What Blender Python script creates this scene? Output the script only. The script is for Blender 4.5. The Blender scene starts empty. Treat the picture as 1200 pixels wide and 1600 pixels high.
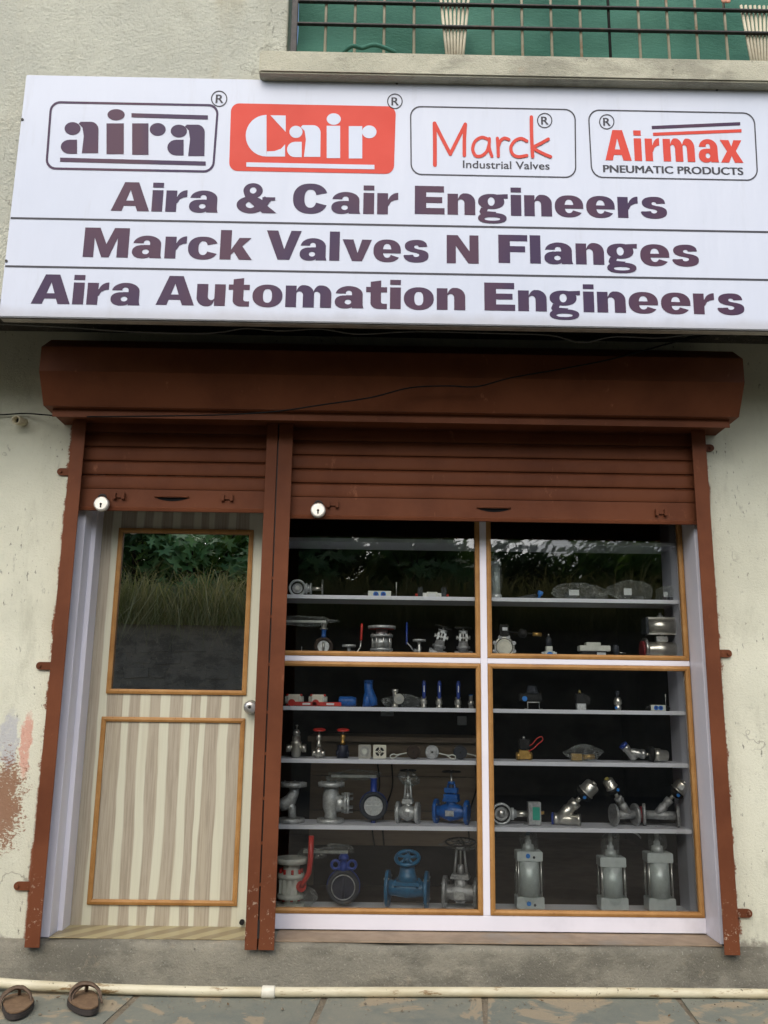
import bpy, bmesh, math, random
from mathutils import Vector, Matrix

random.seed(7)
SC = bpy.context.scene
COL = SC.collection

# ------------------------------------------------------------------ camera
F = 1383.0                       # focal length in pixels of the 1200 x 1600 photograph
PITCH, YAW, ROLL = math.radians(12.40), 0.0097, 0.0134
CAM_D = 4.0                      # metres in front of the shop wall (plane Y = 0)
_cp, _sp = math.cos(PITCH), math.sin(PITCH)
FWD = Vector((math.sin(YAW) * _cp, math.cos(YAW) * _cp, _sp))
_r0 = Vector((math.cos(YAW), -math.sin(YAW), 0))
_u0 = _r0.cross(FWD)
RIGHT = _r0 * math.cos(ROLL) + _u0 * math.sin(ROLL)
UP = _u0 * math.cos(ROLL) - _r0 * math.sin(ROLL)
def _ray(px, py):
    return FWD + RIGHT * ((px - 600) / F) + UP * ((800 - py) / F)
_d = _ray(600, 1543)
CAM_H = -_d.z / _d.y * (CAM_D - 0.05)
CAM = Vector((0.0, -CAM_D, CAM_H))
def W(px, py, Y):                # measured point of the photograph on the upright plane Y
    d = _ray(px, py)
    return CAM + d * ((Y + CAM_D) / d.y)
def G(px, py, z=0.0):            # measured point on the level plane z
    d = _ray(px, py)
    return CAM + d * ((z - CAM.z) / d.z)
def X(px, py, Y): return W(px, py, Y).x
def Z(px, py, Y): return W(px, py, Y).z

cd = bpy.data.cameras.new('camera')
cd.sensor_fit = 'VERTICAL'; cd.sensor_height = 36.0; cd.lens = 36.0 * F / 1600
cd.clip_start = 0.05; cd.clip_end = 500
co = bpy.data.objects.new('camera', cd); COL.objects.link(co)
co.matrix_world = Matrix(((RIGHT.x, UP.x, -FWD.x, CAM.x), (RIGHT.y, UP.y, -FWD.y, CAM.y), (RIGHT.z, UP.z, -FWD.z, CAM.z), (0, 0, 0, 1)))
SC.camera = co

# ------------------------------------------------------------------ sky, sun, exposure
SUN_EL, SUN_AZ = math.radians(42), math.radians(192)      # azimuth from north (+Y) towards east (+X): high behind the camera
wd = bpy.data.worlds.new('World'); SC.world = wd; wd.use_nodes = True
nt = wd.node_tree; bg = nt.nodes['Background']
sky = nt.nodes.new('ShaderNodeTexSky'); sky.sky_type = 'NISHITA'; sky.sun_disc = False
sky.sun_elevation = SUN_EL; sky.sun_rotation = SUN_AZ; sky.air_density = 1.0; sky.dust_density = 3.0; sky.ozone_density = 1.0
nt.links.new(sky.outputs[0], bg.inputs[0]); bg.inputs[1].default_value = 0.15
sl = bpy.data.lights.new('sun', 'SUN'); sl.energy = 1.5; sl.angle = math.radians(75); sl.color = (1.0, 0.975, 0.94)
so = bpy.data.objects.new('sun', sl); COL.objects.link(so)
_sd = Vector((math.sin(SUN_AZ) * math.cos(SUN_EL), math.cos(SUN_AZ) * math.cos(SUN_EL), math.sin(SUN_EL)))
so.rotation_euler = _sd.to_track_quat('Z', 'Y').to_euler(); so.location = _sd * 20
SC.view_settings.view_transform = 'Standard'; SC.view_settings.look = 'None'
SC.view_settings.exposure = 0.52; SC.view_settings.gamma = 1.0
SC.view_settings.use_curve_mapping = False
SC.render.engine = 'CYCLES'
SC.cycles.max_bounces = 10; SC.cycles.transparent_max_bounces = 24; SC.cycles.caustics_reflective = False

# ------------------------------------------------------------------ materials
class NT:
    def __init__(s, name):
        s.m = bpy.data.materials.new(name); s.m.use_nodes = True
        s.t = s.m.node_tree; s.b = s.t.nodes['Principled BSDF']; s.out = s.t.nodes['Material Output']
    def n(s, typ, **kw):
        x = s.t.nodes.new(typ)
        for k, v in kw.items(): setattr(x, k, v)
        return x
    def put(s, sock, v):
        if isinstance(v, bpy.types.NodeSocket): s.t.links.new(v, sock)
        elif v is not None:
            if isinstance(v, (tuple, list)) and len(v) == 3 and sock.type == 'RGBA': v = (*v, 1)
            sock.default_value = v
    def math(s, op, a, b=None, c=None):
        x = s.n('ShaderNodeMath', operation=op)
        for i, q in enumerate((a, b, c)): s.put(x.inputs[i], q)
        return x.outputs[0]
    def mix(s, f, a, b, blend='MIX'):
        x = s.n('ShaderNodeMix', data_type='RGBA', blend_type=blend)
        s.put(x.inputs[0], f); s.put(x.inputs[6], a); s.put(x.inputs[7], b)
        return x.outputs[2]
    def noise(s, scale, detail=4, rough=0.55, vec=None, stretch=None, dist=0.0):
        v = vec if vec is not None else s.pos()
        if stretch: v = s.map(v, stretch)
        x = s.n('ShaderNodeTexNoise'); s.put(x.inputs['Vector'], v)
        x.inputs['Scale'].default_value = scale; x.inputs['Detail'].default_value = detail
        x.inputs['Roughness'].default_value = rough; x.inputs['Distortion'].default_value = dist
        return x.outputs['Fac']
    def voro(s, scale, vec=None, feature='F1', stretch=None):
        v = vec if vec is not None else s.pos()
        if stretch: v = s.map(v, stretch)
        x = s.n('ShaderNodeTexVoronoi', feature=feature); s.put(x.inputs['Vector'], v)
        x.inputs['Scale'].default_value = scale
        return x.outputs['Distance']
    def pos(s):
        if not hasattr(s, '_p'): s._p = s.n('ShaderNodeNewGeometry').outputs['Position']
        return s._p
    def obj(s):
        if not hasattr(s, '_o'): s._o = s.n('ShaderNodeTexCoord').outputs['Object']
        return s._o
    def map(s, v, scale):
        x = s.n('ShaderNodeMapping'); s.put(x.inputs[0], v); x.inputs['Scale'].default_value = scale
        return x.outputs[0]
    def sep(s, v=None):
        x = s.n('ShaderNodeSeparateXYZ'); s.put(x.inputs[0], v if v is not None else s.pos())
        return x.outputs
    def ss(s, v, a, b):            # smoothstep a..b -> 0..1
        x = s.n('ShaderNodeMapRange', interpolation_type='SMOOTHSTEP'); s.put(x.inputs[0], v)
        x.inputs[1].default_value = a; x.inputs[2].default_value = b
        return x.outputs[0]
    def ramp(s, f, stops, interp='LINEAR'):
        x = s.n('ShaderNodeValToRGB'); cr = x.color_ramp; cr.interpolation = interp
        while len(cr.elements) < len(stops): cr.elements.new(0.5)
        for e, (p, c) in zip(cr.elements, stops): e.position = p; e.color = (*c, 1)
        s.put(x.inputs[0], f); return x.outputs[0]
    def bump(s, h, strength=0.3, dist=0.01):
        x = s.n('ShaderNodeBump'); s.put(x.inputs['Height'], h)
        x.inputs['Strength'].default_value = strength; x.inputs['Distance'].default_value = dist
        s.t.links.new(x.outputs[0], s.b.inputs['Normal']); return x
    def fin(s, color=None, rough=0.5, metal=0.0, spec=None, coat=None):
        s.put(s.b.inputs['Base Color'], color); s.put(s.b.inputs['Roughness'], rough); s.put(s.b.inputs['Metallic'], metal)
        if spec is not None: s.b.inputs['Specular IOR Level'].default_value = spec
        if coat is not None: s.b.inputs['Coat Weight'].default_value = coat; s.b.inputs['Coat Roughness'].default_value = 0.15
        return s.m

def paint(name, c, rough=0.45, metal=0.0, var=0.25, vscale=25, bump=0.08, bscale=120, dirt=None, spec=None):
    n = NT(name)
    f = n.noise(vscale, 5, 0.6)
    c2 = tuple(x * (1 - var) for x in c)
    col = n.mix(n.ss(f, 0.35, 0.7), c, c2)
    if dirt:
        col = n.mix(n.ss(n.noise(vscale * 0.35, 6, 0.7), 0.52, 0.72), col, dirt)
    r = n.math('MULTIPLY_ADD', n.noise(vscale * 2, 3), 0.25, rough - 0.1)
    if bump: n.bump(n.noise(bscale, 3), bump, 0.004)
    return n.fin(col, r, metal, spec)

M = {}
M['steel'] = paint('brushed_steel', (0.55, 0.55, 0.52), 0.33, 0.9, 0.25, 60, 0.05)
M['cast'] = paint('cast_steel', (0.42, 0.43, 0.43), 0.5, 0.6, 0.35, 60, 0.25, 260, (0.2, 0.19, 0.17))
M['silver'] = paint('silver_paint', (0.62, 0.64, 0.63), 0.36, 0.55, 0.3, 90, 0.35, 150, (0.36, 0.36, 0.34))
M['nickel'] = paint('nickel_plate', (0.66, 0.64, 0.57), 0.30, 0.92, 0.15, 40, 0)
M['polished'] = paint('polished_lock_steel', (0.80, 0.78, 0.70), 0.42, 0.5, 0.1, 40, 0)
M['alu'] = paint('aluminium', (0.55, 0.58, 0.58), 0.4, 0.4, 0.15, 50, 0.05)
M['alu_pale'] = paint('pale_aluminium', (0.56, 0.62, 0.61), 0.38, 0.25, 0.12, 40, 0.06)
M['blue'] = paint('blue_enamel', (0.012, 0.11, 0.40), 0.36, 0, 0.4, 80, 0.3, 160)
M['deep_blue'] = paint('deep_blue_enamel', (0.012, 0.045, 0.27), 0.4, 0, 0.3, 40, 0.12, 200)
M['teal'] = paint('teal_blue_enamel', (0.018, 0.14, 0.28), 0.32, 0, 0.3, 40, 0.1, 200)
M['navy'] = paint('navy_paint', (0.010, 0.014, 0.035), 0.5, 0, 0.3, 40)
M['cap_blue'] = paint('blue_cap_plastic', (0.02, 0.20, 0.62), 0.4, 0, 0.1, 40, 0)
M['red'] = paint('red_plastic', (0.55, 0.03, 0.02), 0.4, 0, 0.2, 40, 0.05)
M['maroon'] = paint('maroon_cap', (0.24, 0.02, 0.025), 0.5, 0, 0.2, 40)
M['pvc'] = paint('white_plastic', (0.66, 0.68, 0.60), 0.4, 0, 0.12, 40, 0.03)
M['cream'] = paint('cream_enamel', (0.72, 0.70, 0.58), 0.42, 0, 0.12, 40, 0.05)
M['black'] = paint('black_plastic', (0.012, 0.012, 0.012), 0.55, 0, 0.2, 40, 0, spec=.25)
M['rubber'] = paint('dark_rubber', (0.045, 0.030, 0.022), 0.65, 0, 0.3, 40, 0.05, spec=.25)
M['slate'] = paint('slate_rubber', (0.035, 0.040, 0.050), 0.6, 0, 0.3, 40, 0.05, spec=.25)
M['brass'] = paint('brass', (0.55, 0.34, 0.10), 0.35, 0.85, 0.25, 60, 0.08)
M['gold'] = paint('gold_cap', (0.8, 0.6, 0.2), 0.25, 1.0, 0.1, 60, 0)
M['greenlabel'] = paint('green_label', (0.02, 0.34, 0.24), 0.5, 0, 0.1, 40, 0)
M['yellow'] = paint('yellow_cap', (0.6, 0.5, 0.12), 0.5, 0, 0.1, 40, 0)
M['paper'] = paint('white_label', (0.7, 0.72, 0.72), 0.6, 0, 0.08, 40, 0)
M['white_lam'] = paint('white_laminate', (0.76, 0.75, 0.81), 0.4, 0, 0.06, 3, 0.02, 60, (0.60, 0.59, 0.64))
M['shelf'] = paint('shelf_laminate', (0.78, 0.80, 0.86), 0.4, 0, 0.06, 5, 0.02, 60, (0.70, 0.72, 0.76))
M['cable'] = paint('black_cable', (0.010, 0.010, 0.010), 0.7, 0, 0.3, 30, 0, spec=.1)
M['cablegrey'] = paint('grey_cable', (0.10, 0.10, 0.095), 0.6, 0, 0.3, 30, 0)
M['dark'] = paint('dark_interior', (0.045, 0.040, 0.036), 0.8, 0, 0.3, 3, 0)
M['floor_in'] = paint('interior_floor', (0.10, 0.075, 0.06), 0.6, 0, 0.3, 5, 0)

def beading():
    n = NT('varnished_wood_beading')
    g = n.noise(9, 6, 0.6, stretch=(18, 18, 1.2)); g2 = n.noise(9, 6, 0.6, stretch=(1.2, 18, 18))
    col = n.ramp(n.noise(7, 6, .7), [(0.3, (0.26, 0.125, 0.036)), (0.5, (0.35, 0.180, 0.055)), (0.7, (0.42, 0.235, 0.085))])
    col = n.mix(n.math('MULTIPLY', n.ss(n.noise(70, 4, .7), .62, .7), .5), col, (0.14, 0.06, 0.02))
    n.bump(n.noise(120, 3), .08, .002)
    return n.fin(col, 0.5, 0, 0.25)
M['bead'] = beading()

def brown():
    n = NT('red_oxide_paint')
    f = n.noise(3, 6, 0.6)
    col = n.mix(n.ss(f, 0.35, 0.7), (0.152, 0.052, 0.024), (0.108, 0.036, 0.017))
    col = n.mix(n.ss(n.noise(14, 6, 0.7, stretch=(1, 1, 0.4)), 0.62, 0.75), col, (0.27, 0.105, 0.055))
    # chips and cement splashes near the foot of the rails
    z = n.sep()[2]
    chips = n.math('MULTIPLY', n.ss(n.noise(38, 5, 0.75), 0.60, 0.66), n.ss(z, 0.55, 0.16))
    col = n.mix(chips, col, (0.42, 0.33, 0.25))
    scr = n.ss(n.noise(5, 8, 0.75, stretch=(6, 1, 14)), 0.69, 0.74)
    col = n.mix(n.math('MULTIPLY', scr, 0.45), col, (0.36, 0.21, 0.14))
    n.bump(n.noise(160, 3), 0.12, 0.003)
    return n.fin(col, n.math('MULTIPLY_ADD', n.noise(20, 3), 0.25, 0.42), 0, 0.10)
M['brown'] = brown()

# ------------------------------------------------------------------ mesh building
class MB:
    """collects faces; build() links them as ONE mesh object"""
    def __init__(s, u=1.0, m=None):
        s.v = []; s.f = []; s.sm = []; s.m = (m or Matrix()) @ Matrix.Scale(u, 4)
    def at(s, m): s.m = s.m @ m; return s
    def add(s, vs, fs, smooth=False):
        k = len(s.v)
        s.v += [s.m @ Vector(p) for p in vs]
        s.f += [tuple(i + k for i in f) for f in fs]; s.sm += [smooth] * len(fs)
        return s
    def box(s, x0, x1, y0, y1, z0, z1):
        v = [(x, y, z) for z in (z0, z1) for y in (y0, y1) for x in (x0, x1)]
        return s.add(v, [(0, 2, 3, 1), (4, 5, 7, 6), (0, 1, 5, 4), (2, 6, 7, 3), (0, 4, 6, 2), (1, 3, 7, 5)])
    def cbox(s, cx, cy, cz, sx, sy, sz):
        return s.box(cx - sx / 2, cx + sx / 2, cy - sy / 2, cy + sy / 2, cz - sz / 2, cz + sz / 2)
    def lathe(s, p0, p1, prof, seg=20, caps=True):
        """prof: (distance along p0->p1 as a fraction, radius)"""
        p0 = Vector(p0); p1 = Vector(p1); ax = (p1 - p0)
        q = ax.normalized(); a = q.orthogonal().normalized(); b = q.cross(a)
        vs = []; fs = []
        for t, r in prof:
            c = p0 + ax * t
            for i in range(seg):
                w = 2 * math.pi * i / seg
                vs.append(c + a * (r * math.cos(w)) + b * (r * math.sin(w)))
        for j in range(len(prof) - 1):
            for i in range(seg):
                k = (i + 1) % seg
                fs.append((j * seg + i, j * seg + k, (j + 1) * seg + k, (j + 1) * seg + i))
        s.add(vs, fs, True)
        if caps:
            s.add([vs[i] for i in range(seg)], [tuple(range(seg))[::-1]])
            s.add([vs[(len(prof) - 1) * seg + i] for i in range(seg)], [tuple(range(seg))])
        return s
    def cyl(s, p0, p1, r, r2=None, seg=18, caps=True):
        return s.lathe(p0, p1, [(0, r), (1, r if r2 is None else r2)], seg, caps)
    def ring(s, p0, p1, ro, ri, seg=28):
        return s.lathe(p0, p1, [(0, ri), (0, ro), (1, ro), (1, ri), (0, ri)], seg, False)
    def ball(s, c, r, sx=1, sy=1, sz=1, seg=16, rings=9):
        vs = []; fs = []
        for j in range(rings + 1):
            th = math.pi * j / rings
            for i in range(seg):
                ph = 2 * math.pi * i / seg
                vs.append((c[0] + r * sx * math.sin(th) * math.cos(ph), c[1] + r * sy * math.sin(th) * math.sin(ph), c[2] - r * sz * math.cos(th)))
        for j in range(rings):
            for i in range(seg):
                k = (i + 1) % seg
                fs.append((j * seg + i, j * seg + k, (j + 1) * seg + k, (j + 1) * seg + i))
        return s.add(vs, fs, True)
    def tube(s, pts, r, seg=8, caps=True):
        pts = [Vector(p) for p in pts]; n = len(pts)
        rs = r if isinstance(r, (list, tuple)) else [r] * n
        a = None; vs = []; fs = []
        for i, p in enumerate(pts):
            t = (pts[min(i + 1, n - 1)] - pts[max(i - 1, 0)]).normalized()
            a = t.orthogonal().normalized() if a is None else (a - t * a.dot(t)).normalized()
            b = t.cross(a)
            for k in range(seg):
                w = 2 * math.pi * k / seg
                vs.append(p + (a * math.cos(w) + b * math.sin(w)) * rs[i])
        for j in range(n - 1):
            for i in range(seg):
                k = (i + 1) % seg
                fs.append((j * seg + i, j * seg + k, (j + 1) * seg + k, (j + 1) * seg + i))
        s.add(vs, fs, True)
        if caps:
            s.add(vs[:seg], [tuple(range(seg))[::-1]]); s.add(vs[-seg:], [tuple(range(seg))])
        return s
    def torus(s, c, R, r, axis=(0, 0, 1), seg=28, sec=8):
        q = Vector(axis).normalized(); a = q.orthogonal().normalized(); b = q.cross(a); c = Vector(c)
        vs = []; fs = []
        for i in range(seg):
            w = 2 * math.pi * i / seg; d = a * math.cos(w) + b * math.sin(w)
            for j in range(sec):
                h = 2 * math.pi * j / sec
                vs.append(c + d * (R + r * math.cos(h)) + q * (r * math.sin(h)))
        for i in range(seg):
            for j in range(sec):
                i2 = (i + 1) % seg; j2 = (j + 1) % sec
                fs.append((i * sec + j, i2 * sec + j, i2 * sec + j2, i * sec + j2))
        return s.add(vs, fs, True)
    def prism(s, poly, y0, y1):                      # polygon in XZ, extruded along Y
        n = len(poly)
        vs = [(x, y0, z) for x, z in poly] + [(x, y1, z) for x, z in poly]
        return s.add(vs, [tuple(range(n)), tuple(range(2 * n - 1, n - 1, -1))] + [(i, i + n, (i + 1) % n + n, (i + 1) % n) for i in range(n)])
    def extrude_x(s, poly, x0, x1, smooth=False):    # polygon in YZ, extruded along X
        n = len(poly)
        vs = [(x0, y, z) for y, z in poly] + [(x1, y, z) for y, z in poly]
        return s.add(vs, [tuple(range(n)), tuple(range(2 * n - 1, n - 1, -1))]).add(vs, [(i, i + n, (i + 1) % n + n, (i + 1) % n) for i in range(n)], smooth)
    def build(s, name, mat, parent=None, bevel=0.0, seg=2):
        me = bpy.data.meshes.new(name)
        bm = bmesh.new()
        bv = [bm.verts.new(p) for p in s.v]
        for f, sm in zip(s.f, s.sm):
            try:
                q = bm.faces.new([bv[i] for i in f]); q.smooth = sm
            except ValueError: pass
        bmesh.ops.remove_doubles(bm, verts=bm.verts, dist=1e-6)
        bmesh.ops.recalc_face_normals(bm, faces=bm.faces)
        if bevel:
            es = [e for e in bm.edges if len(e.link_faces) == 2 and e.calc_face_angle(0) > 0.6]
            bmesh.ops.bevel(bm, geom=es, offset=bevel, segments=seg, affect='EDGES', clamp_overlap=True)
        bm.to_mesh(me); bm.free()
        return link(name, me, mat, parent)

def link(name, me, mat, parent=None):
    if mat is not None and not me.materials: me.materials.append(M[mat] if isinstance(mat, str) else mat)
    o = bpy.data.objects.new(name, me); COL.objects.link(o)
    if parent is not None: o.parent = parent
    return o
def tag(o, label=None, cat=None, group=None, kind=None):
    if label: o['label'] = label
    if cat: o['category'] = cat
    if group: o['group'] = group
    if kind: o['kind'] = kind
    return o
def thing(name, label, cat, loc=(0, 0, 0), group=None, rz=0.0):
    o = bpy.data.objects.new(name, None); COL.objects.link(o); o.empty_display_size = 0.05
    o.location = loc; o.rotation_euler = (0, 0, rz)
    return tag(o, label, cat, group)

def raw_mesh(name, verts, faces, mat, parent=None, smooth=False):
    me = bpy.data.meshes.new(name); me.from_pydata(verts, [], faces); me.update()
    if smooth:
        for p in me.polygons: p.use_smooth = True
    return link(name, me, mat, parent)

# ------------------------------------------------------------------ flat lettering (contours filled as 2D curves)
def fill(contours):
    """contours (outer first, holes after) -> verts2d, faces"""
    cu = bpy.data.curves.new('tmp', 'CURVE'); cu.dimensions = '2D'; cu.fill_mode = 'BOTH'
    for c in contours:
        sp = cu.splines.new('POLY'); sp.points.add(len(c) - 1); sp.use_cyclic_u = True
        for p, q in zip(sp.points, c): p.co = (q[0], q[1], 0, 1)
    o = bpy.data.objects.new('tmp', cu); COL.objects.link(o)
    bpy.context.view_layer.update()
    me = bpy.data.meshes.new_from_object(o.evaluated_get(bpy.context.evaluated_depsgraph_get()))
    v = [(q.co.x, q.co.y) for q in me.vertices]; f = [tuple(p.vertices) for p in me.polygons]
    bpy.data.objects.remove(o); bpy.data.curves.remove(cu); bpy.data.meshes.remove(me)
    return v, f
def text2d(body, offset=0.0):
    cu = bpy.data.curves.new('tmp', 'FONT'); cu.body = body; cu.offset = offset
    o = bpy.data.objects.new('tmp', cu); COL.objects.link(o)
    bpy.context.view_layer.update()
    me = bpy.data.meshes.new_from_object(o.evaluated_get(bpy.context.evaluated_depsgraph_get()))
    v = [(q.co.x, q.co.y) for q in me.vertices]; f = [tuple(p.vertices) for p in me.polygons]
    bpy.data.objects.remove(o); bpy.data.curves.remove(cu); bpy.data.meshes.remove(me)
    return v, f

def ell(cx, cy, rx, ry, a0=0, a1=360, n=40, e=1.0):
    out = []
    full = abs(a1 - a0) >= 360
    for i in range(n if full else n + 1):
        w = math.radians(a0 + (a1 - a0) * i / n); c, s_ = math.cos(w), math.sin(w)
        out.append((cx + rx * math.copysign(abs(c) ** e, c), cy + ry * math.copysign(abs(s_) ** e, s_)))
    return out
def annulus(cx, cy, rx, ry, ix, iy, a0, a1, n=36, e=0.86):
    return ell(cx, cy, rx, ry, a0, a1, n, e) + ell(cx, cy, ix, iy, a1, a0, n, e)
def ribbon(pts, w, cap=True):
    """stroke of half-width w (number or list) along pts -> contour"""
    n = len(pts); P = [Vector((p[0], p[1])) for p in pts]; L = []; R = []
    ws = w if isinstance(w, (list, tuple)) else [w] * n
    for i in range(n):
        t = (P[min(i + 1, n - 1)] - P[max(i - 1, 0)]).normalized(); nn = Vector((-t.y, t.x))
        if 0 < i < n - 1:
            t1 = (P[i] - P[i - 1]).normalized(); k = max(0.5, abs(nn.dot(Vector((-t1.y, t1.x)))))
        else: k = 1
        L.append(tuple(P[i] + nn * ws[i] / k)); R.append(tuple(P[i] - nn * ws[i] / k))
    if cap:
        t = (P[-1] - P[-2]).normalized(); a = math.atan2(t.y, t.x)
        L += [tuple(P[-1] + Vector((math.cos(a + h), math.sin(a + h))) * ws[-1]) for h in (1.0, 0.5, 0, -0.5, -1.0)]
        t = (P[0] - P[1]).normalized(); a = math.atan2(t.y, t.x)
        tail = [tuple(P[0] + Vector((math.cos(a + h), math.sin(a + h))) * ws[0]) for h in (1.0, 0.5, 0, -0.5, -1.0)]
    else: tail = []
    return L + R[::-1] + tail
def cat_rom(pts, k=6):
    out = []
    P = [Vector((*p, 0)) if len(p) == 2 else Vector(p) for p in pts]
    for i in range(len(P) - 1):
        a, b, c, d = P[max(i - 1, 0)], P[i], P[i + 1], P[min(i + 2, len(P) - 1)]
        for j in range(k):
            t = j / k
            out.append(0.5 * ((2 * b) + (c - a) * t + (2 * a - 5 * b + 4 * c - d) * t * t + (3 * b - a - 3 * c + d) * t ** 3))
    out.append(P[-1]); return out
def cr2(pts, k=6): return [(p.x, p.y) for p in cat_rom(pts, k)]
def rect(x0, y0, x1, y1): return [(x0, y0), (x1, y0), (x1, y1), (x0, y1)]

S_ = 0.36
def _arch(x):      # the right half of an n that starts at x
    return [(x + .30, .42)] + ell(x + .585, .42, .245, .345, 170, 100, 6) + ell(x + .63, .45, .32, .31, 90, 0, 10) + [(x + .95, 0), (x + .58, 0), (x + .58, .42)] + ell(x + .46, .42, .12, .13, 0, 180, 8)
GL = {
 'A': (1.27, [[[(0, 0), (.40, 1), (.87, 1), (1.27, 0), (.87, 0), (.80, .18), (.42, .18), (.36, 0)], [(.48, .36), (.74, .36), (.61, .73)]]]),
 'i': (.36, [[rect(0, 0, .36, .74)], [rect(0, .83, .36, 1)]]),
 'l': (.36, [[rect(0, 0, .36, 1)]]),
 'r': (.70, [[rect(0, 0, S_, .74)], [[(.30, .30), (.36, .52)] + ell(.70, .42, .34, .34, 160, 90, 8) + [(.70, .52), (.58, .50), (.46, .44), (.38, .30)]]]),
 'a': (.98, [[[(.60, 0), (.98, 0), (.95, .12), (.95, .48)] + ell(.50, .48, .45, .28, 0, 172, 18) + [(.05, .50), (.38, .50)] + ell(.485, .51, .105, .095, 180, 0, 8) + [(.59, .45)]],
            [ell(.36, .21, .34, .225, 0, 360, 32, .9), ell(.46, .21, .11, .085, 0, 360, 20)], [rect(.40, .30, .64, .44)]]),
 'n': (.95, [[rect(0, 0, S_, .74)], [_arch(0)]]),
 'm': (1.52, [[rect(0, 0, S_, .74)], [_arch(0)], [_arch(.575)]]),
 'u': (.95, [[[(.95 - x, .74 - y) for x, y in rect(0, 0, S_, .74)]], [[(.95 - x, .74 - y) for x, y in _arch(0)]]]),
 'o': (1.0, [[ell(.5, .37, .5, .39, 0, 360, 44, .92), ell(.5, .37, .15, .235, 0, 360, 30, .8)]]),
 'e': (.98, [[annulus(.49, .37, .49, .39, .15, .24, 0, 328)], [rect(.30, .29, .978, .42)]]),
 'c': (.96, [[annulus(.49, .37, .49, .39, .15, .235, 22, 335)]]),
 'C': (1.16, [[annulus(.58, .5, .58, .53, .20, .32, 20, 338)]]),
 's': (.90, [[cr2([(.845, .53), (.80, .66), (.66, .745), (.45, .765), (.22, .735), (.075, .65), (.04, .54), (.09, .43), (.24, .355), (.46, .315), (.54, .28), (.555, .235), (.51, .19), (.43, .175), (.365, .195), (.33, .25), (.16, .24), (0, .23), (.045, .11), (.19, .02), (.43, -.015), (.68, .01), (.85, .10), (.89, .22), (.85, .335), (.70, .41), (.46, .455), (.385, .49), (.375, .535), (.41, .572), (.47, .58), (.52, .56), (.545, .52), (.70, .525)], 4)]]),
 'g': (1.02, [[ell(.45, .49, .45, .27, 0, 360, 40, .9), ell(.45, .49, .12, .155, 0, 360, 24)], [[(.66, .74), (1.02, .76), (1.02, .60), (.80, .60), (.70, .64)]],
             [[(.10, .27), (.34, .24), (.30, .14), (.62, .12), (.50, -.02), (.10, .0), (.04, .12)]],
             [ell(.48, -.10, .49, .185, 0, 360, 40, .85), ell(.48, -.125, .27, .065, 0, 360, 24, .85)]]),
 'M': (1.46, [[[(0, 0), (0, 1), (.50, 1), (.735, .45), (.97, 1), (1.46, 1), (1.46, 0), (1.09, 0), (1.09, .66), (.84, 0), (.60, 0), (.34, .66), (.34, 0)]]]),
 'N': (1.16, [[[(0, 0), (0, 1), (.40, 1), (.83, .43), (.83, 1), (1.16, 1), (1.16, 0), (.79, 0), (.33, .62), (.33, 0)]]]),
 'k': (1.04, [[rect(0, 0, S_, 1)], [[(.34, .30), (.62, .74), (1.01, .74), (.72, .46), (1.05, 0), (.63, 0), (.46, .26), (.34, .14)]]]),
 'V': (1.25, [[[(0, 1), (.41, 1), (.645, .36), (.88, 1), (1.25, 1), (.84, 0), (.42, 0)]]]),
 'v': (1.05, [[[(0, .74), (.39, .74), (.545, .28), (.70, .74), (1.05, .74), (.71, 0), (.35, 0)]]]),
 'x': (1.05, [[[(0, .74), (.42, .74), (.54, .53), (.66, .74), (1.05, .74), (.74, .38), (1.07, 0), (.65, 0), (.52, .22), (.38, 0), (-.02, 0), (.31, .37)]]]),
 'F': (.98, [[[(0, 0), (0, 1), (.98, 1), (.98, .78), (.39, .78), (.39, .60), (.90, .60), (.90, .39), (.39, .39), (.39, 0)]]]),
 'E': (1.02, [[[(0, 0), (0, 1), (1.0, 1), (1.0, .78), (.39, .78), (.39, .61), (.94, .61), (.94, .40), (.39, .40), (.39, .22), (1.02, .22), (1.02, 0)]]]),
 't': (.70, [[[(0, .74), (0, .56), (.15, .56), (.15, .20)] + ell(.42, .20, .27, .21, 180, 270, 8) + [(.70, -.01), (.70, .17), (.58, .17)] + ell(.58, .24, .08, .07, 270, 180, 5) + [(.50, .56), (.70, .56), (.70, .74), (.50, .74), (.50, .97), (.15, .92), (.15, .74)]]]),
 '&': (1.30, [[ell(.52, .76, .32, .26, 0, 360, 36), ell(.52, .77, .11, .11, 0, 360, 20)], [ell(.46, .27, .46, .29, 0, 360, 40), ell(.45, .27, .15, .11, 0, 360, 24)],
             [[(.22, .66), (.55, .62), (1.32, .0), (.86, 0), (.30, .46)]], [ribbon([(.62, .12), (.86, .26), (1.02, .50)], [.10, .12, .13], False)], [rect(.84, .43, 1.26, .54)]]),
}
_cache = {}
def glyph(ch):
    if ch not in _cache: _cache[ch] = (GL[ch][0], [fill(c) for c in GL[ch][1]])
    return _cache[ch]
def word2d(word, gap=0.10):
    """-> list of (verts2d, faces, layer), width"""
    x = 0; out = []
    kern = {'Ai': -.03, 'Va': -.17, 'ra': -.04, 'lv': .0, 've': -.04, 'rc': -.05, 'Fl': -.02, 'Au': -.03, 'at': -.02, 'ti': -.0, 'ck': -.02, 'rm': -.0, 'ax': -.06}
    for i, ch in enumerate(word):
        w, ps = glyph(ch)
        for k, (v, f) in enumerate(ps): out.append(([(a + x, b) for a, b in v], f, k))
        x += w + gap + (kern.get(word[i:i + 2], 0))
    return out, x - gap

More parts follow.
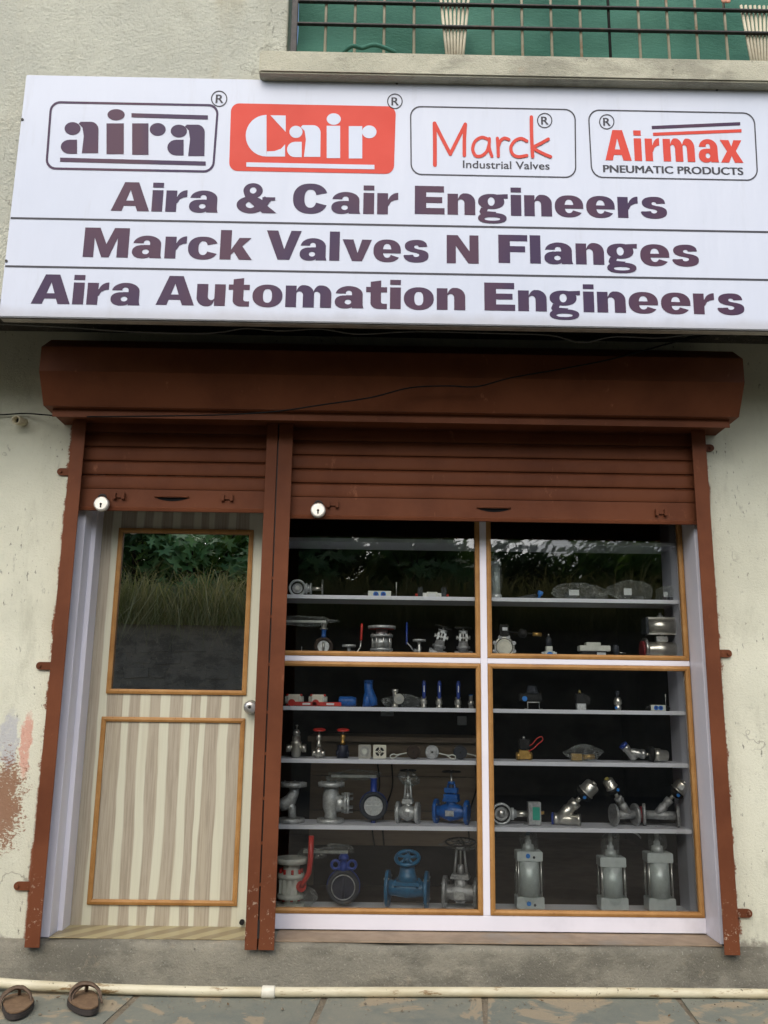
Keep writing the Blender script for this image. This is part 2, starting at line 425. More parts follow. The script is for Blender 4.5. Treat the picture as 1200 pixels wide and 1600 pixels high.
# ------------------------------------------------------------------ planes and measured lines of the place
YR = -0.09                        # front of the shutter rails
YG = 0.17                         # glass of the display window
YD = 0.20                         # front of the door leaf
YUP, YSG, YSL = -.69, -.735, -.79   # upper storey front, sign face, balcony sill front
ZS = Z(600, 1477, -0.05)          # top of the doorstep
XL0, XL1 = (X(36, 1478, YR) + X(84, 1000, YR)) / 2, (X(61, 1478, YR) + X(105, 1000, YR)) / 2
XR0, XR1 = (X(1132, 1490, YR) + X(1101, 1000, YR)) / 2, (X(1158, 1490, YR) + X(1123, 1000, YR)) / 2
XC0, XCm, XC1 = (X(380, 1480, YR) + X(405, 1000, YR)) / 2, (X(403, 1440, YR) + X(427, 900, YR)) / 2, (X(427, 1480, YR) + X(447, 1010, YR)) / 2
def avgX0(a, b, Y): return (X(*a, Y) + X(*b, Y)) / 2
ZRAIL = Z(48, 1481, YR)
ZTOP = Z(600, 655, 0.0)           # top of the opening, behind the hood
ZSOF = 2.865                       # soffit of the overhanging upper storey
ZSGB, ZSGT = (Z(0, 497, YSG) + Z(1190, 513, YSG)) / 2, (Z(40, 115, YSG) + Z(1190, 141, YSG)) / 2

# ------------------------------------------------------------------ plaster
def plaster(name, lower):
    n = NT(name)
    p = n.pos(); sx, sy, sz = n.sep(p)
    c = n.mix(n.ss(n.noise(1.6, 6, 0.6), 0.35, 0.7), (0.66, 0.665, 0.535) if lower else (0.58, 0.59, 0.49), (0.56, 0.565, 0.45) if lower else (0.50, 0.51, 0.43))
    c = n.mix(n.math('MULTIPLY', n.ss(n.noise(5, 7, 0.7, stretch=(1.6, 1, 0.5)), 0.5, 0.75), 0.55), c, (0.40, 0.40, 0.31))
    # small dark flecks where the paint has come off
    fl = n.math('MULTIPLY', n.ss(n.noise(40 if lower else 55, 4, 0.62, stretch=(1.6, 1, 0.60)), 0.618, 0.67), n.ss(n.noise(2.6, 4, .65), 0.43, 0.60))
    c = n.mix(n.math('MULTIPLY', fl, 0.8 if lower else 0.3), c, (0.13, 0.125, 0.10))
    wv_ = n.n('ShaderNodeVectorMath', operation='ADD'); n.put(wv_.inputs[0], p); dn = n.n('ShaderNodeTexNoise'); n.put(dn.inputs['Vector'], p); dn.inputs['Scale'].default_value = 5; dn.inputs['Detail'].default_value = 6
    n.put(wv_.inputs[1], n.map(dn.outputs['Color'], (.5, .5, .5)))
    ck = n.math('MULTIPLY', n.ss(n.voro(1.1, vec=wv_.outputs[0], feature='DISTANCE_TO_EDGE'), .006, .001), n.ss(n.noise(1.7, 2), .50, .60))
    c = n.mix(n.math('MULTIPLY', ck, .6), c, (0.20, 0.19, 0.15))
    if not lower:
        c = n.mix(n.math('MULTIPLY', n.ss(n.noise(1.2, 5, 0.6, stretch=(2.2, 1, .5)), 0.56, 0.72), .5), c, (0.46, 0.40, 0.26))
        gr = n.ss(n.noise(150, 3, 0.7), 0.60, 0.68)
        c = n.mix(n.math('MULTIPLY', gr, 0.5), c, (0.25, 0.25, 0.205))
    if lower:
        def blob(px, py, rx, rz, sharp=0.6):
            q = W(px, py, 0.0)
            wb_ = n.math('MULTIPLY_ADD', n.noise(16, 4, .65), 1.7, -.85)
            a = n.math('ADD', n.math('DIVIDE', n.math('SUBTRACT', sx, q.x), rx), wb_); b = n.math('DIVIDE', n.math('SUBTRACT', sz, q.z), rz)
            d = n.math('SQRT', n.math('ADD', n.math('MULTIPLY', a, a), n.math('MULTIPLY', b, b)))
            return n.ss(d, 1.0, 1.0 - sharp)
        # scuffs of grey, pink and red oxide paint left of the rail
        w = n.noise(60, 4, 0.7)
        g = n.math('MULTIPLY', n.ss(n.math('ADD', n.math('MULTIPLY', blob(14, 1158, 0.075, 0.21, .9), .8), n.math('MULTIPLY', n.noise(22, 5, .7), .8)), .62, .95), n.ss(w, 0.2, 0.5))
        c = n.mix(n.math('MULTIPLY', g, 0.75), c, (0.42, 0.43, 0.46))
        g = n.math('MULTIPLY', n.ss(n.math('ADD', n.math('MULTIPLY', blob(40, 1162, 0.042, 0.24, .9), .8), n.math('MULTIPLY', n.noise(26, 5, .7, stretch=(1,1,.5)), .8)), .66, .95), n.ss(w, 0.2, 0.5))
        c = n.mix(n.math('MULTIPLY', g, 0.75), c, (0.60, 0.27, 0.20))
        w2 = n.noise(75, 5, 0.7, stretch=(0.8, 1, 1.5))
        g = n.math('MULTIPLY', blob(6, 1255, 0.15, 0.36, 1.0), 1.0)
        g = n.ss(n.math('MULTIPLY_ADD', n.math('SUBTRACT', w2, .5), 1.7, n.math('MULTIPLY', g, .62)), 0.22, 0.42)
        c = n.mix(n.math('MULTIPLY', g, 0.85), c, (0.22, 0.085, 0.035))
        # red oxide brushed past the edge of the rails
        e = n.noise(13, 9, 0.82); e2 = n.noise(4, 2)
        dl = n.math('SUBTRACT', sx, XL0); dr = n.math('SUBTRACT', XR1, sx)
        wob = n.math('MULTIPLY_ADD', n.math('MULTIPLY', n.math('SUBTRACT', e, .5), n.ss(n.noise(2.3, 3), .35, .65)), 0.15, n.math('MULTIPLY_ADD', e2, 0.03, 0.0215))
        for d, side in ((dl, n.math('LESS_THAN', sx, 0.0)), (dr, n.math('GREATER_THAN', sx, 0.0))):
            k = n.math('MULTIPLY', n.ss(n.math('ADD', d, wob), -0.004, 0.007), side)
            c = n.mix(n.math('MULTIPLY', k, n.ss(sz, ZTOP + .25, ZTOP)), c, (0.20, 0.07, 0.033))
        # grey cement and damp at the foot
        ft = n.ss(n.math('ADD', sz, n.math('MULTIPLY_ADD', n.noise(7, 6, 0.75), -0.36, .16)), ZS + 0.02, ZS - 0.05)
        c = n.mix(ft, c, (0.26, 0.245, 0.20))
        # greyish repair and mould marks
        gm = n.math('MULTIPLY', n.ss(n.noise(9, 6, 0.7, stretch=(1.6, 1, 0.7)), 0.60, 0.68), n.ss(n.noise(1.4, 2), 0.4, 0.6))
        c = n.mix(n.math('MULTIPLY', gm, 0.55), c, (0.30, 0.30, 0.25))
    h = n.math('MULTIPLY_ADD', n.noise(95 if lower else 70, 6, 0.75), 0.8 if lower else 1.2, n.math('MULTIPLY', n.noise(12, 4), 0.8))
    h = n.math('SUBTRACT', h, n.math('MULTIPLY', fl, 0.5))
    n.bump(h, 0.45 if lower else 0.95, 0.014)
    return n.fin(c, 0.88, 0, 0.2)
M['plaster_low'] = plaster('cream_plaster_lower', True)
M['plaster_up'] = plaster('cream_plaster_upper', False)

def concrete(name, a, b, wet=True):
    n = NT(name)
    c = n.mix(n.ss(n.noise(4, 7, 0.65), 0.35, 0.68), a, b)
    c = n.mix(n.math('MULTIPLY', n.ss(n.noise(2.2, 6, 0.7, stretch=(1, 1, 2.0)), 0.46, 0.60), 0.65), c, tuple(x * 0.5 for x in a))
    c = n.mix(n.math('MULTIPLY', n.ss(n.noise(9, 5, 0.7), 0.6, 0.75), 0.7), c, (0.33, 0.28, 0.20))
    c = n.mix(n.math('MULTIPLY', n.ss(n.noise(130, 2, 0.6), 0.62, 0.70), 0.5), c, (0.40, 0.38, 0.32))
    c = n.mix(n.math('MULTIPLY', n.ss(n.noise(30, 4, 0.7), 0.66, 0.72), 0.7), c, (0.06, 0.055, 0.045))
    n.bump(n.math('ADD', n.noise(110, 5, 0.7), n.math('MULTIPLY', n.noise(14, 5), 1.2)), 0.6, 0.012)
    return n.fin(c, 0.85, 0, 0.25)
M['concrete'] = concrete('grey_cement', (0.20, 0.19, 0.150), (0.26, 0.245, 0.19))
M['sill'] = concrete('weathered_sill', (0.46, 0.45, 0.35), (0.38, 0.375, 0.29))
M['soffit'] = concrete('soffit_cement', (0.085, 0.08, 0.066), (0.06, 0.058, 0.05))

def flagstone():
    n = NT('grey_green_flagstone')
    rnd = n.n('ShaderNodeObjectInfo').outputs['Random']
    c = n.mix(rnd, (0.185, 0.195, 0.158), (0.215, 0.215, 0.170))
    c = n.mix(n.ss(n.noise(6, 6, 0.65), 0.4, 0.7), c, (0.155, 0.170, 0.145))
    mk = n.ss(n.noise(3.6, 7, 0.62, dist=0.6), 0.52, 0.57)
    c = n.mix(n.math('MULTIPLY', mk, 0.85), c, (0.33, 0.27, 0.18))
    c = n.mix(n.math('MULTIPLY', n.ss(n.noise(26, 5, 0.7), 0.57, 0.68), 0.35), c, (0.30, 0.25, 0.17))
    n.bump(n.math('ADD', n.noise(40, 5, 0.7), n.math('MULTIPLY', n.noise(6, 3), 1.5)), 0.35, 0.01)
    return n.fin(c, 0.78, 0, 0.3)
M['flag'] = flagstone()
M['dirt'] = concrete('brown_dirt', (0.24, 0.20, 0.14), (0.20, 0.17, 0.12))
M['yard'] = concrete('yard_ground', (0.150, 0.132, 0.10), (0.115, 0.102, 0.08))
M['soil'] = concrete('dark_soil', (0.05, 0.042, 0.032), (0.07, 0.06, 0.04))

# ------------------------------------------------------------------ ground, pavement, step
def struct(name, mb, mat, parent=None, bevel=0.0):
    o = mb.build(name, mat, parent, bevel)
    if parent is None: o['kind'] = 'structure'
    return o
struct('ground', MB().add([(-150, -150, -.03), (150, -150, -.03), (150, 150, -.03), (-150, 150, -.03)], [(0, 1, 2, 3)]), 'yard')
pav = MB().box(-2.7, 2.9, -1.25, 0.05, -0.10, -0.0045).build('pavement', 'dirt'); pav['kind'] = 'structure'
jx = [-2.65] + [G(p, 1580).x for p in (-80, 203, 512, 768, 1088, 1420)] + [2.85]
rows = [-0.04, -0.62, -1.22]
for r in range(len(rows) - 1):
    for i in range(len(jx) - 1):
        sh = 0 if r == 0 else random.uniform(-.12, .12)
        x0, x1 = jx[i] + sh + .006, jx[i + 1] + sh - .006
        y1, y0 = rows[r] - .010, rows[r + 1] + .010
        k = lambda: random.uniform(-.012, .012)
        skew = -0.10
        q = [(x0 + skew * 0 + k(), y1), (x1 + k(), y1), (x1 + skew * .6 + k(), y0), (x0 + skew * .6 + k(), y0)]
        top = random.uniform(-.003, .003)
        vs = [(a, b, -.03) for a, b in q] + [(a, b, top) for a, b in q]
        MB().add(vs, [(0, 1, 2, 3), (4, 7, 6, 5), (0, 4, 5, 1), (1, 5, 6, 2), (2, 6, 7, 3), (3, 7, 4, 0)]).build('paving_slab', 'flag', pav, .006)

# doorstep: uneven cement face and lip
def step():
    n = 90; x0, x1 = -2.75, 3.0
    prof = [(-.075, -.03), (-.062, ZS * .45), (-.055, ZS - .03), (-.050, ZS - .008), (-.035, ZS), (.06, ZS + .002), (.30, ZS + .002)]
    vs = []; fs = []
    rr = random.Random(3)
    wob = [[rr.uniform(-1, 1) for _ in prof] for _ in range(n + 1)]
    for i in range(n + 1):
        x = x0 + (x1 - x0) * i / n
        for j, (y, z) in enumerate(prof):
            a = (wob[i][j] + wob[max(i - 1, 0)][j] + wob[min(i + 1, n)][j]) / 3
            vs.append((x, y + a * .007, z + (a * .008 if 0 < j < 5 else 0)))
    m = len(prof)
    for i in range(n):
        for j in range(m - 1): fs.append((i * m + j, (i + 1) * m + j, (i + 1) * m + j + 1, i * m + j + 1))
    vs += [(x0, .30, -.03), (x1, .30, -.03)]
    o = raw_mesh('doorstep', vs, fs, 'concrete', None, True)
    tag(o, 'long low grey cement step below the door and display window', 'step')
step()

# ------------------------------------------------------------------ building
bld = thing('shop_building', 'cream plastered building with an overhanging upper storey above the shopfront', 'building', (0, 0, 0))
xa, xb = -3.2, 3.4
xo0, xo1 = XL1 - .046, avgX0((1073, 1000), (1104, 1433), YG - .022) + .030
MB().prism([(xa, -.02), (xo0, -.02), (xo0, ZTOP + .03), (xo1, ZTOP + .03), (xo1, -.02), (xb, -.02), (xb, ZSOF + .02), (xa, ZSOF + .02)][::-1], 0.0, 0.20).build('wall', 'plaster_low', bld)
# upper storey: front wall with the balcony opening at the right
zst, zsb = Z(405, 77, YSL), Z(405, 112, YSL)
xs0 = X(405, 95, YSL); xg0 = X(456, 40, YUP - .03)
MB().prism([(xa, ZSGB + .095), (xb, ZSGB + .095), (xb, zsb + .01), (xg0 - .02, zsb + .01), (xg0 - .02, 6.2), (xa, 6.2)], YUP, YUP + .18).build('upper_wall', 'plaster_up', bld)
MB().box(xs0 + .008, xg0 - .021, YUP - .012, YUP + .17, zst + .002, 6.2).build('pilaster', 'plaster_up', bld, .004)
MB().box(xs0, xb, YSL, YUP + .25, zsb, zst).build('balcony_sill', 'sill', bld, .007)
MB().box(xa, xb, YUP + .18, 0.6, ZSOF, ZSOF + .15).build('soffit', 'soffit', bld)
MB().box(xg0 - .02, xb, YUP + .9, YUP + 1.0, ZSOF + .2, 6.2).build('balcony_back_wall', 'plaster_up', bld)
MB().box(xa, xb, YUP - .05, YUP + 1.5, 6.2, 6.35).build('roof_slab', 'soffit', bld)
# room behind the shopfront
xi0, xi1, yi1 = -1.75, 1.95, 3.1
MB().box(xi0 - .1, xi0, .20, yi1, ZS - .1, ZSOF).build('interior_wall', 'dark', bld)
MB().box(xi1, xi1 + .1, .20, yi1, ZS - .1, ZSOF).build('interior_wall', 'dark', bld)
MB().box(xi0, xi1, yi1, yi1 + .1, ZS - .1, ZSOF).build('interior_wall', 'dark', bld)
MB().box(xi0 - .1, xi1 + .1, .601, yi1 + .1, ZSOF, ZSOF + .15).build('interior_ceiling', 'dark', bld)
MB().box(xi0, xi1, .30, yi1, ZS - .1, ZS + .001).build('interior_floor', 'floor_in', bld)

# ------------------------------------------------------------------ balcony grille and green netting
def netting():
    n = NT('green_shade_net')
    v = n.noise(3, 5, .6, stretch=(1, 1, 2))
    c = n.mix(n.ss(v, .35, .7), (0.055, 0.175, 0.125), (0.036, 0.130, 0.092))
    wv = n.voro(260)
    c = n.mix(n.math('MULTIPLY', n.ss(wv, .3, .6), .35), c, (0.022, 0.085, 0.06))
    n.bump(n.noise(30, 4, .6, stretch=(1, 1, 3)), .35, .01)
    return n.fin(c, .75, 0, .3)
M['net'] = netting()
M['ironwork'] = paint('black_ironwork', (0.018, 0.017, 0.016), 0.5, 0.3, 0.3, 30, .15, 120, (0.06, 0.035, 0.02))
M['rustbar'] = paint('cream_rusting_bars', (0.50, 0.46, 0.34), 0.6, 0, 0.25, 12, .15, 120, (0.26, 0.12, 0.05))
M['pinkpaint'] = paint('pink_ornament', (0.62, 0.30, 0.20), 0.6, 0, 0.2, 30)
nv = []; nf = []; NX, NZ = 120, 22
for i in range(NX + 1):
    for j in range(NZ + 1):
        x = xg0 + .01 + (xb - xg0 - .02) * i / NX; z = zst + .01 + 1.6 * j / NZ
        y = YUP + .10 + .022 * math.sin(x * 9 + 1.3 * math.sin(z * 4)) + .013 * math.sin(z * 21 + math.sin(x * 3) * 2) + .02 * math.exp(-((x - xg0) / .2) ** 2) * math.sin(z * 14)
        nv.append((x, y, z))
for i in range(NX):
    for j in range(NZ):
        a = i * (NZ + 1) + j; nf.append((a, a + NZ + 1, a + NZ + 2, a + 1))
net = raw_mesh('shade_net', nv, nf, 'net', None, True)
tag(net, 'green shade netting hung behind the balcony grille', 'netting')
# loose hem of the net lying on the sill
hem = [(X(p, y, YUP - .02), YUP - .06 + .03 * math.sin(p), max(zst + .012, Z(p, y, YUP - .06))) for p, y in ((536, 76), (550, 74), (566, 71), (584, 73), (600, 74), (618, 76))]
MB().tube([tuple(v) for v in cat_rom(hem)], .009, 8).build('hem', 'net', net)

gr = thing('balcony_grille', 'black iron balcony grille with thin cream upright bars above the signboard', 'grille', (xg0, YUP - .03, zst))
def gl(mb): mb.m = Matrix.Translation((-xg0, -(YUP - .03), -zst)); return mb
YB = YUP - .03
gl(MB()).box(xg0, xg0 + .024, YB - .014, YB + .014, zst, zst + 1.5).build('post', 'ironwork', gr, .002)
zh = [Z(466, 38, YB), Z(466, 3, YB)]
zh += [zh[1] + (zh[1] - zh[0]) * k for k in (1, 2, 3)]
for z in zh:
    gl(MB()).box(xg0 + .0245, xb, YB - .012, YB + .006, z - .0042, z + .0042).build('rail', 'ironwork', gr, .0015)
def bar(px, mat='rustbar', lean=0.0, top=1.4, y=YB + .0130):
    x = X(px, 60, YB)
    gl(MB()).cyl((x - lean * .15, y, zst), (x + lean * (top - .15), y, zst + top), .0064, seg=8).build('upright_bar', mat, gr)
for p in (508, 554, 600, 647, 771, 817, 863, 909, 1001, 1046, 1091, 1137): bar(p)
bar(954, 'ironwork')
for c, k in ((711, 1.0), (1186, 1.0)):
    for i in range(7):
        bar(c + (i - 3) * 5.2 * k, 'rustbar', (i - 3) * .030, .34)
q = W(1131, 2, YB)
mbf = gl(MB())
for i in range(6):
    a = i * math.pi / 3
    mbf.ball((q.x + .018 * math.cos(a), YB - .02, q.z + .018 * math.sin(a)), .012, 1, .5, 1, 10, 6)
mbf.ball((q.x, YB - .024, q.z), .010, 1, .6, 1, 10, 6).build('flower_ornament', 'pinkpaint', gr)

def LB(t): return MB(1.0, Matrix.Translation(-Vector(t.location)))      # world coordinates for a part of t

# ------------------------------------------------------------------ signboard
def flex():
    n = NT('printed_flex_sheet')
    c = n.mix(n.ss(n.noise(1.2, 4, .5), .35, .7), (0.53, 0.57, 0.65), (0.50, 0.545, 0.63))
    sx, sy, sz = n.sep()
    n.bump(n.noise(2.6, 3, .5, stretch=(2.6, 1, .7)), .35, .03)
    c = n.mix(n.math('MULTIPLY', n.ss(n.noise(3, 6, .7, stretch=(5, 1, .6)), .56, .75), .35), c, (0.42, 0.44, 0.47))
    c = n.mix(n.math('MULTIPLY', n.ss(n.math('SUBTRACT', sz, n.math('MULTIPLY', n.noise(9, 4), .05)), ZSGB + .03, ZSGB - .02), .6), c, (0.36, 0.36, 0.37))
    return n.fin(c, .40, 0, .2)
M['flex'] = flex()
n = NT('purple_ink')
M['ink'] = n.fin(n.mix(n.ss(n.noise(1.7, 3, .5, stretch=(1.6, 1, .8)), .35, .65), (0.036, 0.020, 0.060), (0.066, 0.029, 0.054)), .40, 0, .15)  # purple-to-maroon drift paints the lettering's sheen into the ink colour
M['ink_red'] = paint('red_ink', (0.55, 0.062, 0.042), .40, 0, .06, 6, 0, spec=.12)
M['ink_white'] = paint('white_ink', (0.53, 0.58, 0.67), .40, 0, .04, 6, 0, spec=.12)
M['ink_grey'] = paint('grey_ink', (0.060, 0.060, 0.070), .40, 0, .1, 6, 0, spec=.12)
M['signframe'] = paint('signboard_frame', (0.30, 0.27, 0.23), .5, .3, .3, 10)
xs_l, xs_r = X(2, 470, YSG) - .004, X(1236, 400, YSG)
sg = thing('signboard', 'wide white signboard with purple lettering and four logos above the shopfront', 'signboard', ((xs_l + xs_r) / 2, YSG, ZSGB))
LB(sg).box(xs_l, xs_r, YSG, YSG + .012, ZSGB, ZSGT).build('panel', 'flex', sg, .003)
LB(sg).box(xs_l + .004, xs_r - .004, YSG + .0125, YUP - .001, ZSGB - .004, ZSGB + .022).build('frame_rail', 'signframe', sg)
LB(sg).box(xs_l + .004, xs_r - .004, YSG + .0125, YUP - .001, ZSGT - .026, ZSGT - .004).build('frame_rail', 'signframe', sg)
for p, y in ((31, 187), (7, 408), (620, 128), (1120, 139)):
    q = W(p, y, YSG); q.x = min(max(q.x, xs_l + .006), xs_r); q.z = min(q.z, ZSGT - .006)
    LB(sg).cyl((q.x, YSG - .003, q.z), (q.x, YSG + .001, q.z), .006, seg=10).build('screw', 'ironwork', sg)

def ink(name, pieces, mat, parent, y0=YSG - .0012, label=None):
    """pieces: (verts as (x, z) metres on the sign, faces, layer) -> one thin printed piece"""
    vs = []; fs = []; L = parent.matrix_basis.translation if parent is sg else Vector(sg.location)
    for v, f, k in pieces:
        b = len(vs); vs += [(a - L.x, y0 - k * .00025 - L.y, c - L.z) for a, c in v]; fs += [tuple(i + b for i in q) for q in f]
    o = raw_mesh(name, vs, fs, mat, parent)
    if parent is not sg: o.matrix_parent_inverse = Matrix()
    if label: o['label'] = label
    return o
def px_shape(contours, layer=0):           # contours measured in photograph pixels on the sign face
    v, f = fill([[((W(a, b, YSG).x), (W(a, b, YSG).z)) for a, b in c] for c in contours])
    return (v, f, layer)
def put_word(word, l, r, yb, yt, gap=.10):
    ps, w = word2d(word, gap)
    p0 = W(l, yb, YSG); p1 = W(r, yb + (r - l) * .0105, YSG); h = W(l, yt, YSG).z - p0.z
    kx = (p1.x - p0.x) / w; zb = (p0.z + p1.z) / 2
    return [([(p0.x + a * kx, zb + b * h) for a, b in v], f, k) for v, f, k in ps]
def put_text(body, l, r, yb, yt, bold=0.0):
    offset = 0.0
    v, f = text2d(body, offset)
    x0 = min(a for a, b in v); x1 = max(a for a, b in v); hv, _ = text2d('H', offset); ch = max(b for a, b in hv)
    p0 = W(l, yb, YSG); p1 = W(r, yb + (r - l) * .0115, YSG); h = W(l, yt, YSG).z - p0.z
    kx = (p1.x - p0.x) / (x1 - x0); zb = (p0.z + p1.z) / 2
    sh = (0.0,) if not bold else (-bold, 0.0, bold)
    return [([(p0.x + (a - x0 + s) * kx, zb + b / ch * h) for a, b in v], f, i) for i, s in enumerate(sh)]
L1 = [('Aira', 173, 340, 330, 285), ('&', 369, 431, 332.5, 287), ('Cair', 457, 622, 333, 288.5), ('Engineers', 648, 1043, 336, 292)]
L2 = [('Marck', 129, 393, 402.5, 356.5), ('Valves', 415, 670, 406.5, 361), ('N', 698, 748, 411.5, 367.5), ('Flanges', 779, 1093, 412, 368)]
L3 = [('Aira', 48, 218, 475, 429), ('Automation', 243, 727, 478, 432.5), ('Engineers', 757, 1164, 486.5, 443)]
for words_, lab in ((L1, 'bold purple lettering in the top row'), (L2, 'bold purple lettering in the middle row'), (L3, 'bold purple lettering in the bottom row')):
    for w, l, r, yb, yt in words_:
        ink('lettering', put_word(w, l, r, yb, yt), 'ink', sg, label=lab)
for a, b in (((12, 341.5), (1228, 362.5)), ((5, 415.5), (1230, 438.5))):
    za = (Z(*a, YSG) + Z(*b, YSG)) / 2; h = .0042
    ink('ruled_line', [([(xs_l + .004, za - h), (xs_r - .004, za - h), (xs_r - .004, za + h), (xs_l + .004, za + h)], [(0, 1, 2, 3)], 0)], 'ink_grey', sg)

def rrect(x0, y0, x1, y1, r, sl=0.0195, sk=0.0):
    """rounded rectangle in pixels, sloping as level lines do there"""
    out = []
    for cx, cy, a in ((x1 - r, y0 + r, -90), (x1 - r, y1 - r, 0), (x0 + r, y1 - r, 90), (x0 + r, y0 + r, 180)):
        for i in range(9):
            w = math.radians(a + 90 * i / 8); out.append((cx + r * math.cos(w), cy + r * math.sin(w)))
    cy = (y0 + y1) / 2; lean = (699 - (x0 + x1) / 2) / 6500
    return [(x - (y - cy) * lean, y + (x - x0) * sl) for x, y in out]
def zz(pts, ox, oy, s=2.0): return [(x / s + ox, y / s + oy) for x, y in pts]
def reg_mark(cx, cy, r, parent):
    body = put_text('R', cx - r * .42, cx + r * .48, cy + r * .52, cy - r * .50, .02)
    ring = px_shape([ell(cx, cy, r, r, 0, 360, 32), ell(cx, cy, r * .86, r * .86, 0, 360, 32)])
    return ink('registered_mark', [ring] + body, 'ink_grey', parent)
def sub_ink(name, pieces, mat, parent, y0=YSG - .0012):
    o = ink(name, pieces, mat, sg, y0); o.parent = parent; return o
def logo(label):
    pass

# logo 1: purple stencil letters in a purple outline
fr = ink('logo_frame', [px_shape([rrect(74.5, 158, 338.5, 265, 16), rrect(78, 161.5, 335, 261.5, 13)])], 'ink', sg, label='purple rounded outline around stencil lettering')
def stem_a(x, y, w=52, h=98):
    return [(x + 0, y), (x + 32, y)] + [(x + 32 + 24 * math.sin(t * .157), y + 24 - 24 * math.cos(t * .157)) for t in range(1, 11)] + [(x + 55, y + h), (x + 4, y + h), (x + 10, y + 45), (x + 6, y + 18), (x - 6, y + 6)]
def bowl(x, y, w=50, h=44):
    return [(x + w, y), (x + w, y + h)] + [(x + w * .55 - w * .55 * math.sin(t * math.pi / 10), y + h / 2 + h / 2 * math.cos(t * math.pi / 10)) for t in range(0, 11)]
P1 = []
for c in (ell(227, 402, 25, 20), bowl(190, 437, 51, 44), stem_a(252, 381), ell(363, 359, 27, 17.5), rect(333, 386, 387, 482), rect(413, 386, 464, 484), ell(493, 405, 25, 20), ell(559, 410, 25.5, 20), bowl(523, 437, 51, 49), stem_a(584, 390),
          [(411, 354), (650, 361), (650, 374), (411, 367)], [(188, 493), (643, 505), (643, 518), (188, 506)]):
    P1.append(px_shape([zz(c, 0, 0)]))
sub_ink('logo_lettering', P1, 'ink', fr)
reg_mark(342.5, 154.5, 12.8, sg)
# logo 2: white stencil letters on a red block
fr = ink('logo_block', [px_shape([rrect(359.5, 161.5, 617, 267, 13)])], 'ink_red', sg, label='red rounded block with white stencil lettering')
P2 = []
for c in ([(833, 360)] + [(833 - 65 * math.sin(t * math.pi / 16), 425 - 65 * math.cos(t * math.pi / 16)) for t in range(1, 16)] + [(833, 490)], [(833, 490), (891, 490), (891, 452), (878, 466), (858, 473), (834, 474)], [(845, 361), (893, 362), (893, 413)],
          ell(925, 413, 20.5, 19), bowl(897, 444, 46, 48), stem_a(946, 392, 48, 99), ell(1043, 373, 22, 18), rect(1021, 394, 1063, 495), rect(1090, 395, 1132, 496), ell(1154, 413, 22.5, 20), [(770, 508), (1170, 516), (1170, 530), (770, 522)]):
    P2.append(px_shape([zz(c, 0, 0)]))
sub_ink('logo_lettering', P2, 'ink_white', fr, YSG - .0020)
reg_mark(617, 158.5, 12.2, sg)
# logo 3: red handwritten letters in a thin grey outline
fr = ink('logo_frame', [px_shape([rrect(641, 165.5, 900, 273.5, 17), rrect(643, 167.5, 898, 271.5, 15.5)])], 'ink_grey', sg, label='thin grey rounded outline around red handwritten lettering')
P3 = []
for k, (s, w) in enumerate((([(159, 516), (159, 450), (158, 386)], 6.2), ([(158, 386), (182, 434), (207, 482)], 5.6), ([(207, 482), (230, 436), (254, 389)], 5.6), ([(254, 389), (251, 436), (251, 486)], 5.6),
                 ([(327, 437), (306, 430), (285, 442), (277, 466), (286, 487), (304, 488), (321, 474), (328, 452)], 5), ([(329, 434), (329, 464), (337, 489)], 5),
                 ([(354, 433), (356, 460), (357, 489)], 5), ([(357, 458), (364, 441), (376, 433), (390, 437)], 5),
                 ([(446, 442), (428, 434), (408, 442), (396, 462), (402, 483), (420, 491), (446, 487)], 5),
                 ([(460, 367), (461, 430), (464, 491)], 5.4), ([(513, 436), (492, 448), (468, 463), (494, 480), (520, 491)], 5))):
    P3.append(px_shape([zz(ribbon(cr2(s, 5), w), 600, 0)], k))
sub_ink('logo_lettering', P3, 'ink_red', fr)
sub_ink('small_lettering', put_text('Industrial Valves', 723.5, 858.5, 263, 251.5, .010), 'ink_grey', fr)
reg_mark(851, 188.5, 12, sg)
# logo 4: red block letters under two stripes in a thin grey outline
fr = ink('logo_frame', [px_shape([rrect(921, 171, 1182, 278, 18), rrect(923, 173, 1180, 276, 16.5)])], 'ink_grey', sg, label='thin grey rounded outline around red block lettering with two stripes')
sub_ink('logo_lettering', put_word('Airmax', 946, 1161, 251.5, 204, .17), 'ink_red', fr)
sub_ink('small_lettering', put_text('PNEUMATIC PRODUCTS', 943, 1161, 270, 259, .030), 'ink_grey', fr)
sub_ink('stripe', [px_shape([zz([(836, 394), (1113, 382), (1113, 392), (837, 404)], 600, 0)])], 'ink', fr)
sub_ink('stripe', [px_shape([zz([(840, 415), (1117, 404), (1117, 414), (841, 425)], 600, 0)])], 'ink_red', fr)
reg_mark(948, 190.5, 12, sg)

# ------------------------------------------------------------------ rolling shutters, hood, rails
hood = thing('shutter_hood', 'dark red-brown faceted sheet metal shutter hood under the signboard', 'shutter hood', (0, 0, Z(600, 650, -.3)))
YH = -.36
xh0, xh1 = X(61, 577, YH), X(1164, 600, YH)
zc = (Z(61, 577, YH) + Z(1164, 600, YH)) / 2
zt = zc + .112; zl = zc - .128
hp = [(0.0, zt + .075), (YH + .10, zt + .075), (YH, zt), (YH, zc), (YH + .085, zl), (YH + .085, zl - .002), (0.0, zl - .002)]
mb = LB(hood); mb.extrude_x(hp, xh0, xh1); mb.build('casing', 'brown', hood, .004)
LB(hood).extrude_x([(YH + .12, zl - .04), (YH + .124, zl - .04), (YH + .124, zl - .003), (YH + .12, zl - .003)], xh0 + .03, xh1 - .03).build('lip', 'brown', hood)

